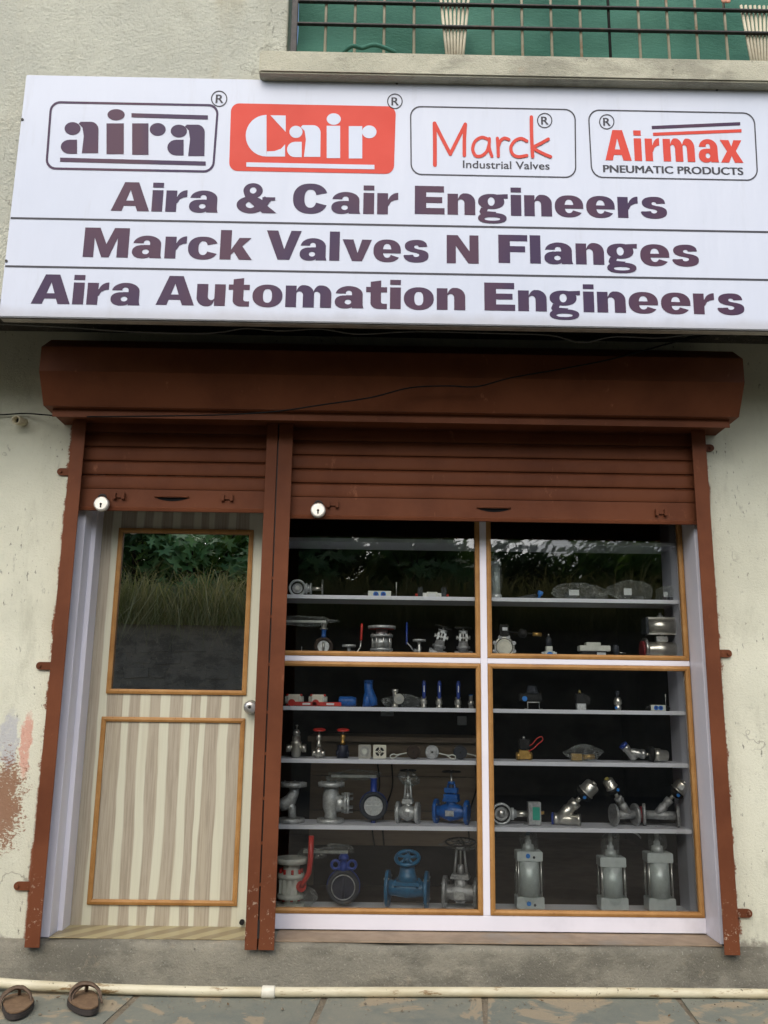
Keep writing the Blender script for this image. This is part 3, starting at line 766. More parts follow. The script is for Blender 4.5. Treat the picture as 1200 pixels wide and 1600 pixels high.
rail_l = thing('shutter_rail', 'red-brown steel guide rail along the left side of the shopfront', 'guide rail', ((XL0 + XL1) / 2, 0, ZRAIL), 'shutter guide rails')
rail_r = thing('shutter_rail', 'red-brown steel guide rail along the right side of the shopfront', 'guide rail', ((XR0 + XR1) / 2, 0, ZRAIL), 'shutter guide rails')
rail_c = thing('shutter_rail', 'red-brown double guide rail between the door and the display window', 'guide rail', (XCm, 0, ZRAIL), 'shutter guide rails')
ZRT = zl - .005
def channel(t, x0, x1, yf, open_side):
    """U channel: web on one side, two flanges, slot open towards the shutter"""
    w = .004
    if open_side > 0: poly = [(x0, yf), (x1, yf), (x1, yf + w), (x0 + w, yf + w), (x0 + w, -.001 - w), (x0 + .014, -.001 - w), (x0 + .014, -.001), (x0, -.001)]
    else: poly = [(x1, yf), (x0, yf), (x0, yf + w), (x1 - w, yf + w), (x1 - w, -.001 - w), (x1 - .014, -.001 - w), (x1 - .014, -.001), (x1, -.001)]
    n = len(poly); vs = [(a, b, ZRAIL) for a, b in poly] + [(a, b, ZRT) for a, b in poly]
    mb = LB(t); mb.add(vs, [tuple(range(n)), tuple(range(2 * n - 1, n - 1, -1))] + [(i, (i + 1) % n, (i + 1) % n + n, i + n) for i in range(n)])
    return mb.build('channel', 'brown', t, .0012, 1)
channel(rail_l, XL0, XL1, YR, 1); channel(rail_r, XR0, XR1, YR, -1)
channel(rail_c, XC0, XCm - .003, YR, -1); channel(rail_c, XCm + .003, XC1, YR, 1)
LB(rail_c).box(XCm - .0028, XCm + .0028, YR + .012, -.002, ZRAIL + .04, ZRT).build('backing_strip', 'ironwork', rail_c)
for p in (905, 965, 1040, 1115, 1180, 1250, 1320, 1385):
    z = Z(420, p, YR); LB(rail_c).box(XCm - .0029, XCm + .0029, YR + .001, YR + .011, z, z + .012).build('weld', 'brown', rail_c)
LB(rail_c).box(XCm - .004, XCm + .005, YR - .001, YR + .001, ZRAIL + .045, ZRAIL + .115).build('slot', 'ironwork', rail_c)
def lug(t, px, py, side, x_edge):
    q = W(px, py, -.02); l = abs(q.x - x_edge)
    xa_, xb_ = (q.x, x_edge + .002) if side < 0 else (x_edge - .002, q.x)
    h = .017
    end = xa_ + h if side < 0 else xb_ - h
    pts = [(x_edge, -h), (x_edge, h)]
    arc = [(end + side * h * math.cos(a), h * math.sin(a)) for a in [math.pi / 2 - math.pi * i / 8 for i in range(9)]]
    poly = [(a, q.z + b) for a, b in ([(x_edge, h)] + arc + [(x_edge, -h)])]
    b = LB(t).prism(poly, -.012, -.0015).build('fixing_lug', 'brown', t)
    LB(t).cyl((end, -.019, q.z), (end, -.0125, q.z), .007, seg=10).build('bolt', 'brown', b).matrix_parent_inverse = Matrix()
for py, px in ((736, 88), (1040, 55), (1385, 20)): lug(rail_l, px, py, -1, XL0)
for py, px in ((699, 1117), (1021, 1145), (1428, 1177)): lug(rail_r, px, py, 1, XR1)

def shutter(name_label, x0, x1, zb, handle_px, py, latch_px, lock_side):
    t = thing('rolling_shutter', name_label, 'shutter', ((x0 + x1) / 2, -.03, zb), 'rolled-up shutters of the shopfront')
    bh = .098; pitch = .0675
    # bottom bar with rolled lower edge
    LB(t).extrude_x([(-.040, zb + .014), (-.049, zb + .006), (-.046, zb - .004), (-.034, zb - .004), (-.030, zb + .004), (-.034, zb + .014), (-.034, zb + bh), (-.040, zb + bh)][::-1], x0, x1).build('bottom_bar', 'brown', t)
    # one slat, repeated up into the hood
    poly = [(-.030, 0.001)] + [(-.036 - .0035 * math.sin(math.pi * (i / 8)) ** .5, .003 + (pitch - .012) * i / 8) for i in range(9)] + [(-.033, pitch - .007), (-.036, pitch - .003), (-.030, pitch - .001), (-.026, pitch - .001), (-.026, .001)]
    z = zb + bh + .001; me = None
    while z < ZRT + .12:
        if me is None:
            mb = MB(); mb.extrude_x(poly, x0 - t.location.x, x1 - t.location.x, False)
            o = mb.build('slat', 'brown', t); me = o.data
        else:
            o = link('slat', me, None, t)
        o.location = (0, -t.location.y, z - t.location.z); z += pitch
    # pull handle: a pressed slot with a lip
    q = W(handle_px, py, -.05)
    mbx = LB(t); n = 14
    top = [(q.x - .075 + .15 * i / n, .004) for i in range(n + 1)]
    bot = [(q.x + .075 - .15 * i / n, -.016 * math.sin(math.pi * i / n) ** .7 + .003) for i in range(n + 1)]
    mbx.prism([(a, q.z + b) for a, b in top + bot[1:-1]][::-1], -.0425, -.0405).build('pull_slot', 'cable', t)
    LB(t).tube([(q.x - .078 + .156 * i / 10, -.044 - .012 * math.sin(math.pi * i / 10), q.z + .006) for i in range(11)], .004, 8).build('pull_lip', 'brown', t)
    for lp, ly in latch_px:
        q = W(lp, ly, -.05)
        LB(t).box(q.x - .024, q.x + .024, -.050, -.0405, q.z - .007, q.z + .007).build('latch', 'brown', t, .002)
        for s in (-1, 1): LB(t).box(q.x + s * .020 - .007, q.x + s * .020 + .007, -.060, -.0405, q.z - .016, q.z + .016).build('staple', 'brown', t, .002)
    return t
zb1 = (Z(125, 796, -.04) + Z(410, 800, -.04)) / 2; zb2 = (Z(458, 806.5, -.04) + Z(1083, 821, -.04)) / 2
shutter('narrow red-brown rolling shutter raised above the door', XL1 - .030, XC0 + .030, zb1, 268, 778, [(186, 775), (355, 778)], 1)
shutter('wide red-brown rolling shutter raised above the display window', XC1 - .030, XR0 + .030, zb2, 772, 795, [(520, 788), (1033, 801)], 1)

def padlock(px, py, label):
    q = W(px, py, -.075)
    t = thing('padlock', label, 'padlock', (q.x, -.062, q.z), 'disc padlocks on the shutters')
    LB(t).lathe((q.x, -.080, q.z), (q.x, -.052, q.z), [(0, .026), (.06, .031), (.2, .0335), (.8, .0335), (1, .030)], 28).build('disc_body', 'polished', t)
    LB(t).tube([(q.x + .017 * math.cos(a), -.066, q.z + .026 + .018 * math.sin(a)) for a in [math.pi * i / 10 for i in range(11)]], .005, 8).build('shackle', 'ironwork', t)
    LB(t).cyl((q.x, -.0815, q.z - .002), (q.x, -.0795, q.z - .002), .0055, seg=12).build('keyhole', 'cable', t)
    LB(t).box(q.x - .0028, q.x + .0028, -.0825, -.0800, q.z - .018, q.z - .002).build('key_slot', 'cable', t)
M['padsteel'] = M['nickel']
padlock(158, 787, 'round silver padlock on the narrow shutter over the door')
padlock(497, 797, 'round silver padlock on the wide shutter over the window')

# ------------------------------------------------------------------ door and door frame
def stripes(name, x0, x1, along):
    n = NT(name)
    sx, sy, sz = n.sep()
    st = [135, 200, 245, 330, 370, 425, 470, 520, 562, 630, 675, 722, 752, 828, 870, 940, 985, 1060]
    wob = n.math('MULTIPLY_ADD', n.noise(1.0, 3, .5, stretch=(5, 0, 1.3)), .055, -.0275)
    wob = n.math('ADD', wob, n.math('MULTIPLY_ADD', n.noise(1, 2, .5, stretch=(24, 0, 4)), .008, -.004))
    u = n.math('DIVIDE', n.math('SUBTRACT', n.math('ADD', sx, wob), x0), x1 - x0)
    lt, dk = (0.56, 0.56, 0.435), (0.385, 0.345, 0.265)
    stops = []
    for i, a in enumerate(st[:-1]):
        f = (a - 135) / 925
        if i: stops.append((f - .002, lt if (i - 1) % 2 else dk))
        stops.append((f + .002 if i else 0, lt if i % 2 else dk))
    col = n.ramp(u, stops[:32])
    gr = n.noise(1, 7, .7, stretch=(150, 1, 4))
    isdark = n.ramp(u, [(p, ((0.15,) * 3 if c is lt else (1, 1, 1))) for p, c in stops[:32]])
    col = n.mix(n.math('MULTIPLY', n.ss(gr, .42, .62), n.math('MULTIPLY', isdark, .45)), col, (0.20, 0.165, 0.115))
    col = n.mix(n.math('MULTIPLY', n.ss(n.noise(1, 4, .6, stretch=(30, 1, 1.5)), .5, .7), .3), col, (0.43, 0.39, 0.28))
    n.bump(gr, .05, .003)
    return n.fin(col, .5, 0, .35)
xd0 = (X(100, 1455, YD) + X(143, 1060, YD)) / 2; xd1 = xd0 + .845
zd0 = Z(240, 1456, YD); zd1 = zb1 + .25
M['stripe'] = stripes('striped_laminate', xd0, xd1 - .02, 0)
door = thing('shop_door', 'striped cream and taupe laminate door with a reflecting glass panel', 'door', ((xd0 + xd1) / 2, YD, zd0))
def avgX(a, b, Y): return (X(*a, Y) + X(*b, Y)) / 2
YBd = YD - .012
gx0, gx1 = avgX((163, 1085), (187, 826), YBd), avgX((384, 1085), (397, 826), YBd)
gz0, gz1 = Z(270, 1085, YBd), Z(290, 826, YBd)
px0, px1 = avgX((158, 1121), (135, 1416), YBd), avgX((383, 1121), (370, 1416), YBd)
pz1, pz0 = Z(270, 1121, YBd), Z(250, 1415, YBd)
bw = .022
# leaf with the glazed opening
i0, i1, k0, k1 = gx0 + bw * .6, gx1 - bw * .6, gz0 + bw * .6, gz1 - bw * .6
lf = LB(door)
lf.box(xd0, i0, YD, YD + .036, zd0, zd1); lf.box(i1, xd1, YD, YD + .036, zd0, zd1); lf.box(i0, i1, YD, YD + .036, zd0, k0); lf.box(i0, i1, YD, YD + .036, k1, zd1)
lf.build('leaf', 'stripe', door)
def bead_frame(t, x0, x1, z0, z1, y0, y1, w, mat='bead', name='beading'):
    """four mitred strips with a raised middle"""
    for e in range(4):
        if e == 0: o, i = ((x0, z0), (x1, z0)), ((x0 + w, z0 + w), (x1 - w, z0 + w))
        if e == 1: o, i = ((x1, z0), (x1, z1)), ((x1 - w, z0 + w), (x1 - w, z1 - w))
        if e == 2: o, i = ((x1, z1), (x0, z1)), ((x1 - w, z1 - w), (x0 + w, z1 - w))
        if e == 3: o, i = ((x0, z1), (x0, z0)), ((x0 + w, z1 - w), (x0 + w, z0 + w))
        mid = [((o[k][0] * .45 + i[k][0] * .55), (o[k][1] * .45 + i[k][1] * .55)) for k in (0, 1)]
        vs = []
        for k in (0, 1):
            vs += [(o[k][0], y1, o[k][1]), (o[k][0], y0 + .004, o[k][1]), (mid[k][0], y0, mid[k][1]), (i[k][0], y0 + .005, i[k][1]), (i[k][0], y1, i[k][1])]
        fs = [(0, 1, 2, 3, 4), (9, 8, 7, 6, 5)] + [(a, a + 5, (a + 1) % 5 + 5, (a + 1) % 5) for a in range(5)]
        LB(t).add(vs, fs).build(name, mat, t, .0012, 1)
bead_frame(door, gx0, gx1, gz0, gz1, YD - .013, YD + .004, bw)
bead_frame(door, px0, px1, pz0, pz1, YD - .013, YD - .0005, bw)
def glass(name, refl, tint, body=None):
    n = NT(name); t = n.t
    t.nodes.remove(n.b)
    fr_ = n.n('ShaderNodeFresnel'); fr_.inputs['IOR'].default_value = 1.5
    gl_ = n.n('ShaderNodeBsdfGlossy'); gl_.inputs['Roughness'].default_value = 0.0; gl_.inputs['Color'].default_value = (*refl, 1)
    tr = n.n('ShaderNodeBsdfTransparent'); tr.inputs['Color'].default_value = (*tint, 1)
    mx = n.n('ShaderNodeMixShader')
    f = n.math('MULTIPLY_ADD', fr_.outputs[0], 1.0, body or 0.0)
    t.links.new(f, mx.inputs[0]); t.links.new(tr.outputs[0], mx.inputs[1]); t.links.new(gl_.outputs[0], mx.inputs[2])
    t.links.new(mx.outputs[0], n.out.inputs[0])
    return n.m
M['glass'] = glass('window_glass', (1, 1, 1), (0.975, 0.988, 0.985), 0.012)
M['door_glass'] = glass('tinted_door_glass', (1, 1, 1), (0.06, 0.07, 0.06), 0.76)
def pane(name, t, x0, x1, z0, z1, y, mat):
    return LB(t).box(x0, x1, y, y + .005, z0, z1).build(name, mat, t)
pane('glass_panel', door, gx0 + bw * .65, gx1 - bw * .65, gz0 + bw * .65, gz1 - bw * .65, YD + .006, 'door_glass')
q = W(391, 1105, YD - .04)
kn = LB(door).lathe((q.x, YD, q.z), (q.x, YD - .065, q.z), [(0, .032), (.10, .032), (.14, .014), (.5, .013), (.6, .024), (.8, .029), (.95, .024), (1, .012)], 24).build('door_knob', 'steel', door)
LB(door).cyl((q.x, YD - .067, q.z), (q.x, YD - .064, q.z), .007, seg=12).build('keyhole', 'ironwork', kn).matrix_parent_inverse = Matrix()
q = W(378, 1441, YD - .01); LB(door).cyl((q.x, YD - .018, q.z), (q.x, YD - .0005, q.z), .011, seg=12).build('door_stop', 'black', door)

fr = thing('door_frame', 'stepped white laminate door frame between left rail and striped door', 'door frame', (xd0, 0, ZS))
xf = [X(63, 1470, .01), X(77, 1470, .01), X(88, 1468, .10), X(96, 1466, .10)]
ztp = zb1 + .22
LB(fr).box(XL1 - .045, xf[1], .004, .100, ZS + .003, ztp).build('outer_lining', 'white_lam', fr, .002)
LB(fr).box(xf[1] - .03, max(xf[3], xf[1] + .018), .1005, YD + .03, ZS + .003, ztp).build('inner_stop', 'white_lam', fr, .002)
LB(fr).box(XC0 - .01, XC0 + .06, .02, YD - .02, ZS + .003, ztp).build('hinge_lining', 'white_lam', fr, .002)
# threshold strip of the same laminate, laid flat
n = NT('threshold_laminate')
sx, sy, sz = n.sep()
wv = n.math('SINE', n.math('MULTIPLY', n.math('ADD', n.math('ADD', sx, n.math('MULTIPLY', sy, -.8)), n.math('MULTIPLY', n.noise(2, 2), .06)), 46))
M['thresh'] = n.fin(n.mix(n.ss(wv, -.3, .3), (0.36, 0.31, 0.17), (0.24, 0.195, 0.11)), .4, 0, .4)
LB(fr).box(XL1 + .01, XC0 - .012, -.012, YD + .036, ZS + .0045, ZS + .008).build('threshold', 'thresh', fr)

# ------------------------------------------------------------------ display window
M['ledge'] = paint('tan_ledge', (0.30, 0.225, 0.15), .6, 0, .3, 9, .2, 90, (0.22, 0.19, 0.15))
win = thing('display_window', 'shop display window with white mullions, wood beading and four glass panes', 'shop window', ((XC1 + XR0) / 2, YG, ZS))
YF = YG - .022                       # face of the white framing
zw0 = (Z(600, 1428, YF) + Z(1000, 1434, YF)) / 2          # bottom of the lower beading
zm0, zm1 = Z(600, 1040, YF), Z(600, 1022, YF)             # beading edges around the transom
ztm0, ztm1 = Z(600, 1034.5, YF), Z(600, 1026, YF)
xw0 = XC1 - .05
xm0, xm1 = avgX((748, 1000), (749, 1300), YF), avgX((767, 1000), (768, 1300), YF)
xmw0, xmw1 = avgX((752.5, 1000), (754.5, 1300), YF), avgX((761, 1000), (763, 1300), YF)
xmc = (xmw0 + xmw1) / 2; xmw = .0155
xw1 = avgX((1073, 1000), (1104, 1433), YF)
zw1 = zb2 + .16
LB(win).box(xw0, xw1 + .004, YF, YF + .03, ZS + .012, zw0 - .0005).build('base_panel', 'white_lam', win, .002)
LB(win).box(xmc - xmw, xmc + xmw, YF, YG + .015, zw0, zw1).build('mullion', 'white_lam', win, .0015)
LB(win).box(xw0, xmc - xmw - .0005, YF + .001, YG + .015, ztm0, ztm1).build('transom', 'white_lam', win, .0015)
LB(win).box(xmc + xmw + .0005, xw1, YF + .001, YG + .015, ztm0, ztm1).build('transom', 'white_lam', win, .0015)
for x0, x1 in ((xw0, xmc - xmw - .0006), (xmc + xmw + .0006, xw1)):
    for z0, z1 in ((zw0, ztm0 - .0006), (ztm1 + .0006, zw1)):
        bead_frame(win, x0, x1, z0, z1, YF - .006, YG - .001, .022)
        pane('glass_pane', win, x0 + .012, x1 - .012, z0 + .012, z1 - .012, YG, 'glass')
# right-hand jamb board and the ledge in front
xj = xw1 + .0045
LB(win).box(xj, xj + .022, -.004, YG + .05, ZS + .006, zw1 + .1).build('jamb_board', 'white_lam', win, .002)
LB(win).box(XC1 - .005, xj - .001, -.028, YF + .01, ZS + .0035, ZS + .0075).build('ledge', 'ledge', win)

# display shelves behind the glass
sh = thing('display_shelving', 'open white laminate shelving right behind the display window glass', 'shelving', ((xw0 + xw1) / 2, YG + .15, ZS))
YS0, YS1 = YG + .022, YG + .235
SHELF = {}
def shelf(key, pts, th=.018):
    zt_ = sum(Z(p, y, YS0) for p, y in pts) / len(pts)
    SHELF[key] = zt_
    LB(sh).box(xw0, xmc - .0095, YS0, YS1, zt_ - th, zt_).build('shelf', 'shelf', sh, .001)
    LB(sh).box(xmc + .0095, xw1 - .019, YS0, YS1, zt_ - th, zt_).build('shelf', 'shelf', sh, .001)
shelf('top', [(454, 840), (1059, 848)])
shelf('A', [(451, 929.5), (1064, 937)])
shelf('B', [(446, 1023), (1077, 1031)])
shelf('C', [(443, 1103.5), (1075, 1111)])
shelf('D', [(440, 1186), (1081, 1192.5)])
shelf('E', [(434, 1289.5), (1089, 1295.5)])
shelf('F', [(434, 1424), (1095, 1432)], .03)
LB(sh).box(xw1 - .018, xw1 + .002, YS0, YS1 + .01, ZS + .01, zw1).build('side_panel', 'shelf', sh)
LB(sh).box(xmc - .009, xmc + .009, YS0, YS0 + .05, SHELF['F'], zw1).build('divider', 'shelf', sh)

# ------------------------------------------------------------------ goods on the shelves (sizes in photograph pixels, u metres each)
YI = YG + .115
U = (X(700, 1150, YI) - X(600, 1150, YI)) / 100
PY = {'A': 932, 'B': 1024, 'C': 1108, 'D': 1190, 'E': 1292, 'F': 1424}
def item(name, label, cat, px, key, group=None, dy=0.0, rz=0.0):
    y = YI + dy
    return thing(name, label, cat, (X(px, PY[key] + (px - 440) * .0122, y), y, SHELF[key] + .0006), group, rz)
def B(rot=None): return MB(U, rot)
def RY(deg, c=(0, 0, 0)):
    """tilt in the picture plane about c (pixels); positive leans right"""
    c = Vector(c) * U
    return Matrix.Translation(c) @ Matrix.Rotation(math.radians(deg), 4, 'Y') @ Matrix.Translation(-c)

def plastic(name='clear_plastic_wrap', k0=.26, k1=.03, kr=.9):
    n = NT(name); t = n.t; t.nodes.remove(n.b)
    g = n.n('ShaderNodeBsdfGlossy'); g.inputs['Roughness'].default_value = .10; g.inputs['Color'].default_value = (.9, .92, .9, 1)
    d = n.n('ShaderNodeBsdfDiffuse'); d.inputs['Color'].default_value = (.5, .52, .5, 1)
    tr = n.n('ShaderNodeBsdfTransparent'); tr.inputs['Color'].default_value = (.93, .95, .94, 1)
    a = n.n('ShaderNodeMixShader'); a.inputs[0].default_value = .30
    t.links.new(g.outputs[0], a.inputs[1]); t.links.new(d.outputs[0], a.inputs[2])
    b = n.n('ShaderNodeMixShader'); fz = n.n('ShaderNodeLayerWeight'); fz.inputs[0].default_value = .35
    bp = n.n('ShaderNodeBump'); bp.inputs['Strength'].default_value = 1.0; bp.inputs['Distance'].default_value = .01
    t.links.new(n.noise(90, 4, .6, stretch=(.6, 1, 1.6), dist=1.0), bp.inputs['Height'])
    t.links.new(bp.outputs[0], g.inputs['Normal']); t.links.new(bp.outputs[0], fz.inputs['Normal'])
    vr = n.voro(42, feature='DISTANCE_TO_EDGE', vec=n.map(n.pos(), (1, 1, 1.7))); vr2 = n.voro(95, feature='DISTANCE_TO_EDGE')
    rid = n.math('ADD', n.math('MULTIPLY', n.ss(vr, .05, .0), .55), n.math('MULTIPLY', n.ss(vr2, .06, .0), .25))  # ridge lines draw the crinkle highlights into the film
    rid = n.math('MULTIPLY', rid, n.ss(n.noise(30, 2), .42, .62))
    f = n.math('ADD', n.math('MULTIPLY_ADD', fz.outputs['Facing'], k0, k1), n.math('MULTIPLY', rid, kr))
    t.links.new(f, b.inputs[0]); t.links.new(tr.outputs[0], b.inputs[1]); t.links.new(a.outputs[0], b.inputs[2])
    t.links.new(b.outputs[0], n.out.inputs[0]); return n.m
M['wrap'] = plastic()
M['wrap_thin'] = plastic('thin_plastic_film', .12, .02, .45)
def crumple(c, rx, ry, rz, seed, amp=.22, seg=24, rings=13, flat=True):
    """a crumpled bag: sphere pushed about, flat underneath; pixel units"""
    r = random.Random(seed); vs = []; fs = []
    ph = [(r.uniform(-4, 4), r.uniform(-4, 4), r.uniform(-4, 4), r.uniform(0, 6)) for _ in range(7)]
    for j in range(rings + 1):
        th = math.pi * j / rings
        for i in range(seg):
            p = 2 * math.pi * i / seg
            d = Vector((math.sin(th) * math.cos(p), math.sin(th) * math.sin(p), math.cos(th)))
            k = 1 + amp * sum(math.sin(a * d.x * 1.4 + b * d.y * 1.4 + e * d.z * 1.4 + f) for a, b, e, f in ph) / 3.5 + r.uniform(-.5, .5) * amp
            v = Vector((d.x * rx, d.y * ry, d.z * rz)) * k
            z = c[2] + v.z
            if flat: z = max(z, c[2] - rz * .85)
            vs.append((c[0] + v.x, c[1] + v.y, z))
    for j in range(rings):
        for i in range(seg):
            k = (i + 1) % seg; fs.append((j * seg + i, (j + 1) * seg + i, (j + 1) * seg + k, j * seg + k))
    return vs, fs
def bag(t, c, rx, ry, rz, seed, name='plastic_wrap', amp=.22, flat=True):
    v, f = crumple(c, rx, ry, rz, seed, amp, flat=flat)
    return B().add(v, f).build(name, 'wrap', t)
def bolts(t, pts, axis, r=1.1, l=3, mat='steel', parent=None):
    a = Vector(axis) * l / 2; mb = B()
    for p in pts: mb.cyl(Vector(p) - a, Vector(p) + a, r, seg=6)
    return mb.build('bolt_set', mat, parent or t)
def around(c, R, n, axis='x', ph=.4):
    out = []
    for i in range(n):
        w = 2 * math.pi * i / n + ph; a, b = R * math.cos(w), R * math.sin(w)
        out.append((c[0], c[1] + a, c[2] + b) if axis == 'x' else (c[0] + a, c[1], c[2] + b) if axis == 'y' else (c[0] + a, c[1] + b, c[2]))
    return out
def handwheel(t, z, R, mat, tilt=0.0, x=0, thick=1.4, spokes=5, name='handwheel', tiltx=0):
    m = Matrix.Translation((x * U, 0, z * U)) @ Matrix.Rotation(math.radians(tilt), 4, 'Y') @ Matrix.Rotation(math.radians(tiltx), 4, 'X')
    mb = MB(U, m); mb.torus((0, 0, 0), R - thick, thick, (0, 0, 1), 26, 7)
    for i in range(spokes):
        w = 2 * math.pi * i / spokes + .3
        mb.tube([(0, 0, -.5), (R * .5 * math.cos(w), R * .5 * math.sin(w), -.9), ((R - thick) * math.cos(w), (R - thick) * math.sin(w), 0)], thick * .75, 6)
    mb.cyl((0, 0, -2), (0, 0, 1.6), R * .2 + .6, seg=10)
    return mb.build(name, mat, t)
def flanged_valve(t, w, rf, mat, bon_h, wheel_z, wheel_R, wheel_mat, bw_=15, yoke_mat=None, globe=True, tiltx=0, fl_t=5.5):
    """flanged gate / globe valve seen side-on: two flanges, waisted body, bolted bonnet, yoke, stem and handwheel"""
    zc_ = rf; y = yoke_mat or mat
    b = B(); b.lathe((-w / 2 + 1, 0, zc_), (w / 2 - 1, 0, zc_), [(0, rf * .46), (.16, rf * .44), (.3, rf * .62 if globe else rf * .5), (.5, rf * .80 if globe else rf * .66), (.7, rf * .62 if globe else rf * .5), (.84, rf * .44), (1, rf * .46)], 22)
    b.cyl((0, 0, zc_), (0, 0, zc_ + rf * .95), bw_ * .42, bw_ * .36, 18)
    b.build('body', mat, t)
    for s in (-1, 1):
        x0 = s * w / 2
        f = B().lathe((x0, 0, zc_), (x0 - s * fl_t, 0, zc_), [(0, rf * .72), (.12, rf * .72), (.12, rf), (.9, rf), (1, rf * .96)], 28).build('flange', mat, t)
        bolts(t, around((x0 - s * fl_t * .6, 0, zc_), rf * .82, 4, 'x', .78), (1, 0, 0), 1.3, fl_t + 2.5, 'cast', f)
    zb_ = zc_ + rf * .95
    B().box(-bw_ * .55, bw_ * .55, -bw_ * .45, bw_ * .45, zb_ - 2, zb_ + 1.5).box(-bw_ * .5, bw_ * .5, -bw_ * .4, bw_ * .4, zb_ + 1.6, zb_ + 4.5).build('bonnet_flange', mat, t, .0012)
    bolts(t, [(sx * bw_ * .42, sy * bw_ * .3, zb_ + 1) for sx in (-1, 1) for sy in (-1, 1)], (0, 0, 1), 1.1, 9, 'cast')
    zt_ = zb_ + bon_h
    yk = B()
    for s in (-1, 1):
        yk.tube([(s * bw_ * .36, 0, zb_ + 4), (s * bw_ * .30, 0, zb_ + bon_h * .45), (s * bw_ * .22, 0, zt_ - 3), (0, 0, zt_)], [2.0, 1.7, 1.7, 2.2], 8)
    yk.cyl((0, 0, zt_ - 3), (0, 0, zt_ + 1), bw_ * .25, seg=12); yk.cyl((0, 0, zb_ + 4), (0, 0, zb_ + bon_h * .42), bw_ * .22, bw_ * .16, 12)
    yk.build('yoke', y, t)
    B().cyl((0, 0, zb_ + 6), (0, 0, wheel_z + 2), 1.4, seg=10).build('stem', 'steel', t)
    B().box(-bw_ * .3, bw_ * .3, -rf * .80, -rf * .70, rf * .7, rf * 1.15).build('cast_nameplate', 'silver' if mat != 'silver' else 'cast', t, .0006)
    handwheel(t, wheel_z, wheel_R, wheel_mat, tiltx=tiltx)
def angle_seat(t, side, w, flanged, r, x_piv, z_piv, L, head_r, mats=('steel', 'nickel'), cap=None, deg=45, port=None, labelled=False, flange_R=0):
    """piston operated angle seat valve: straight body, inclined bonnet, black collar, polished head"""
    bm_, hm = mats
    b = B(); zc_ = flange_R if flanged else r + .5
    b.lathe((-w / 2, 0, zc_), (w / 2, 0, zc_), [(0, r), (.12, r), (.14, r * .86), (.4, r * .95), (.6, r * .95), (.86, r * .86), (.88, r), (1, r)] if not flanged else [(0, r), (1, r)], 20)
    m = RY(side * deg, (x_piv, 0, zc_))
    b2 = B(m); b.build('body', bm_, t)
    b2.lathe((x_piv, 0, zc_), (x_piv, 0, zc_ + L * .50), [(0, r * .95), (.3, r * 1.0), (.55, r * 1.08), (.58, r * .9), (.72, r * .9), (.74, r * 1.02), (.98, r * 1.02), (1, r * .6)], 18).build('bonnet', bm_, t)
    B(m).cyl((x_piv, 0, zc_ + L * .48), (x_piv, 0, zc_ + L * .64), r * .42, seg=12).build('stem', 'nickel', t)
    B(m).lathe((x_piv, 0, zc_ + L * .60), (x_piv, 0, zc_ + L * .76), [(0, head_r * .45), (.25, head_r * .9), (.5, head_r * 1.10), (1, head_r * 1.10)], 24).build('collar', 'black', t)
    B(m).lathe((x_piv, 0, zc_ + L * .755), (x_piv, 0, zc_ + L), [(0, head_r * 1.12), (.10, head_r * 1.12), (.12, head_r), (.80, head_r), (.92, head_r * .9), (1, head_r * .62)], 26).build('actuator_head', hm, t)
    B(m).cyl((x_piv, 0, zc_ + L), (x_piv, 0, zc_ + L + 2.2), head_r * .36, seg=12).build('top_cap', cap or hm, t)
    B(m).cyl((x_piv + head_r * .35, -head_r * 1.06, zc_ + L * .69), (x_piv + head_r * .35, -head_r * 1.30, zc_ + L * .69), 2.4, seg=12).build('air_port', 'cap_blue', t)
    if flanged:
        for s in (-1, 1):
            B().lathe((s * w / 2, 0, zc_), (s * (w / 2 - 4.5), 0, zc_), [(0, flange_R), (.9, flange_R), (1, flange_R * .95)], 26).build('flange', bm_, t)
    if labelled:
        B(m).box(x_piv - 3.4, x_piv + 3.4, -head_r - .35, -head_r + 1.2, zc_ + L * .82, zc_ + L * .93).build('sticker', 'paper', t)

SHG = 'goods on the display shelves'
# ---- shelf A, left bay
t = item('ring_valve', 'pale grey ring valve with side stem and disc plate on the upper left shelf', 'valve', 479, 'A')
B().ring((-15, -4, 14), (-15, 5, 14), 14, 10.5).build('ring_body', 'alu', t, .0006)
B().ring((-15, -3, 14), (-15, 4, 14), 10.4, 8.6).build('seal_ring', 'black', t)
B().cyl((-15, 0, 14), (-15, 1.5, 14), 8.5, seg=22).build('disc', 'cast', t)
B().cyl((-15, -2.5, 14), (-15, 0, 14), 4, 3, seg=14).build('disc_hub', 'steel', t)
B().lathe((-2, 0, 13.5), (8, 0, 13.5), [(0, 9), (.25, 9), (.3, 6), (.7, 6), (.75, 9), (1, 9)], 16).build('neck_flange', 'alu', t)
B().cyl((8, 0, 13.5), (25, 0, 13.5), 3, seg=14).build('stem', 'nickel', t)
B().cyl((24.5, 0, 14.5), (26.2, 0, 14.5), 14.3, seg=26).build('mounting_plate', 'steel', t)
def manifold(t, w, h, rod):
    B().box(-w / 2, w / 2, -4, 4, 0, h).build('block', 'pvc', t, .0008)
    for s in (-1, 1):
        p = B().ring((s * w * .16, -4.9, h * .5), (s * w * .16, -4, h * .5), h * .40, h * .25, 18).build('port', 'cap_blue', t)
        B().cyl((s * w * .16, -4.3, h * .5), (s * w * .16, -3.9, h * .5), h * .25, seg=14).build('port_mouth', 'deep_blue', p)
        B().lathe((s * (w / 2 + .1), 0, h * .5), (s * (w / 2 + 8), 0, h * .42), [(0, 4), (.3, 4.2), (.4, 3), (.8, 3), (1, 1.6)], 12).build('end_knob', 'black', t)
    B().cyl((rod, 2, 0), (rod, 2, 26), .5, seg=6).build('probe_rod', 'steel', t)
    B().cyl((rod, 2, 18), (rod, 2, 26), .8, seg=6).build('probe_tip', 'pvc', t)
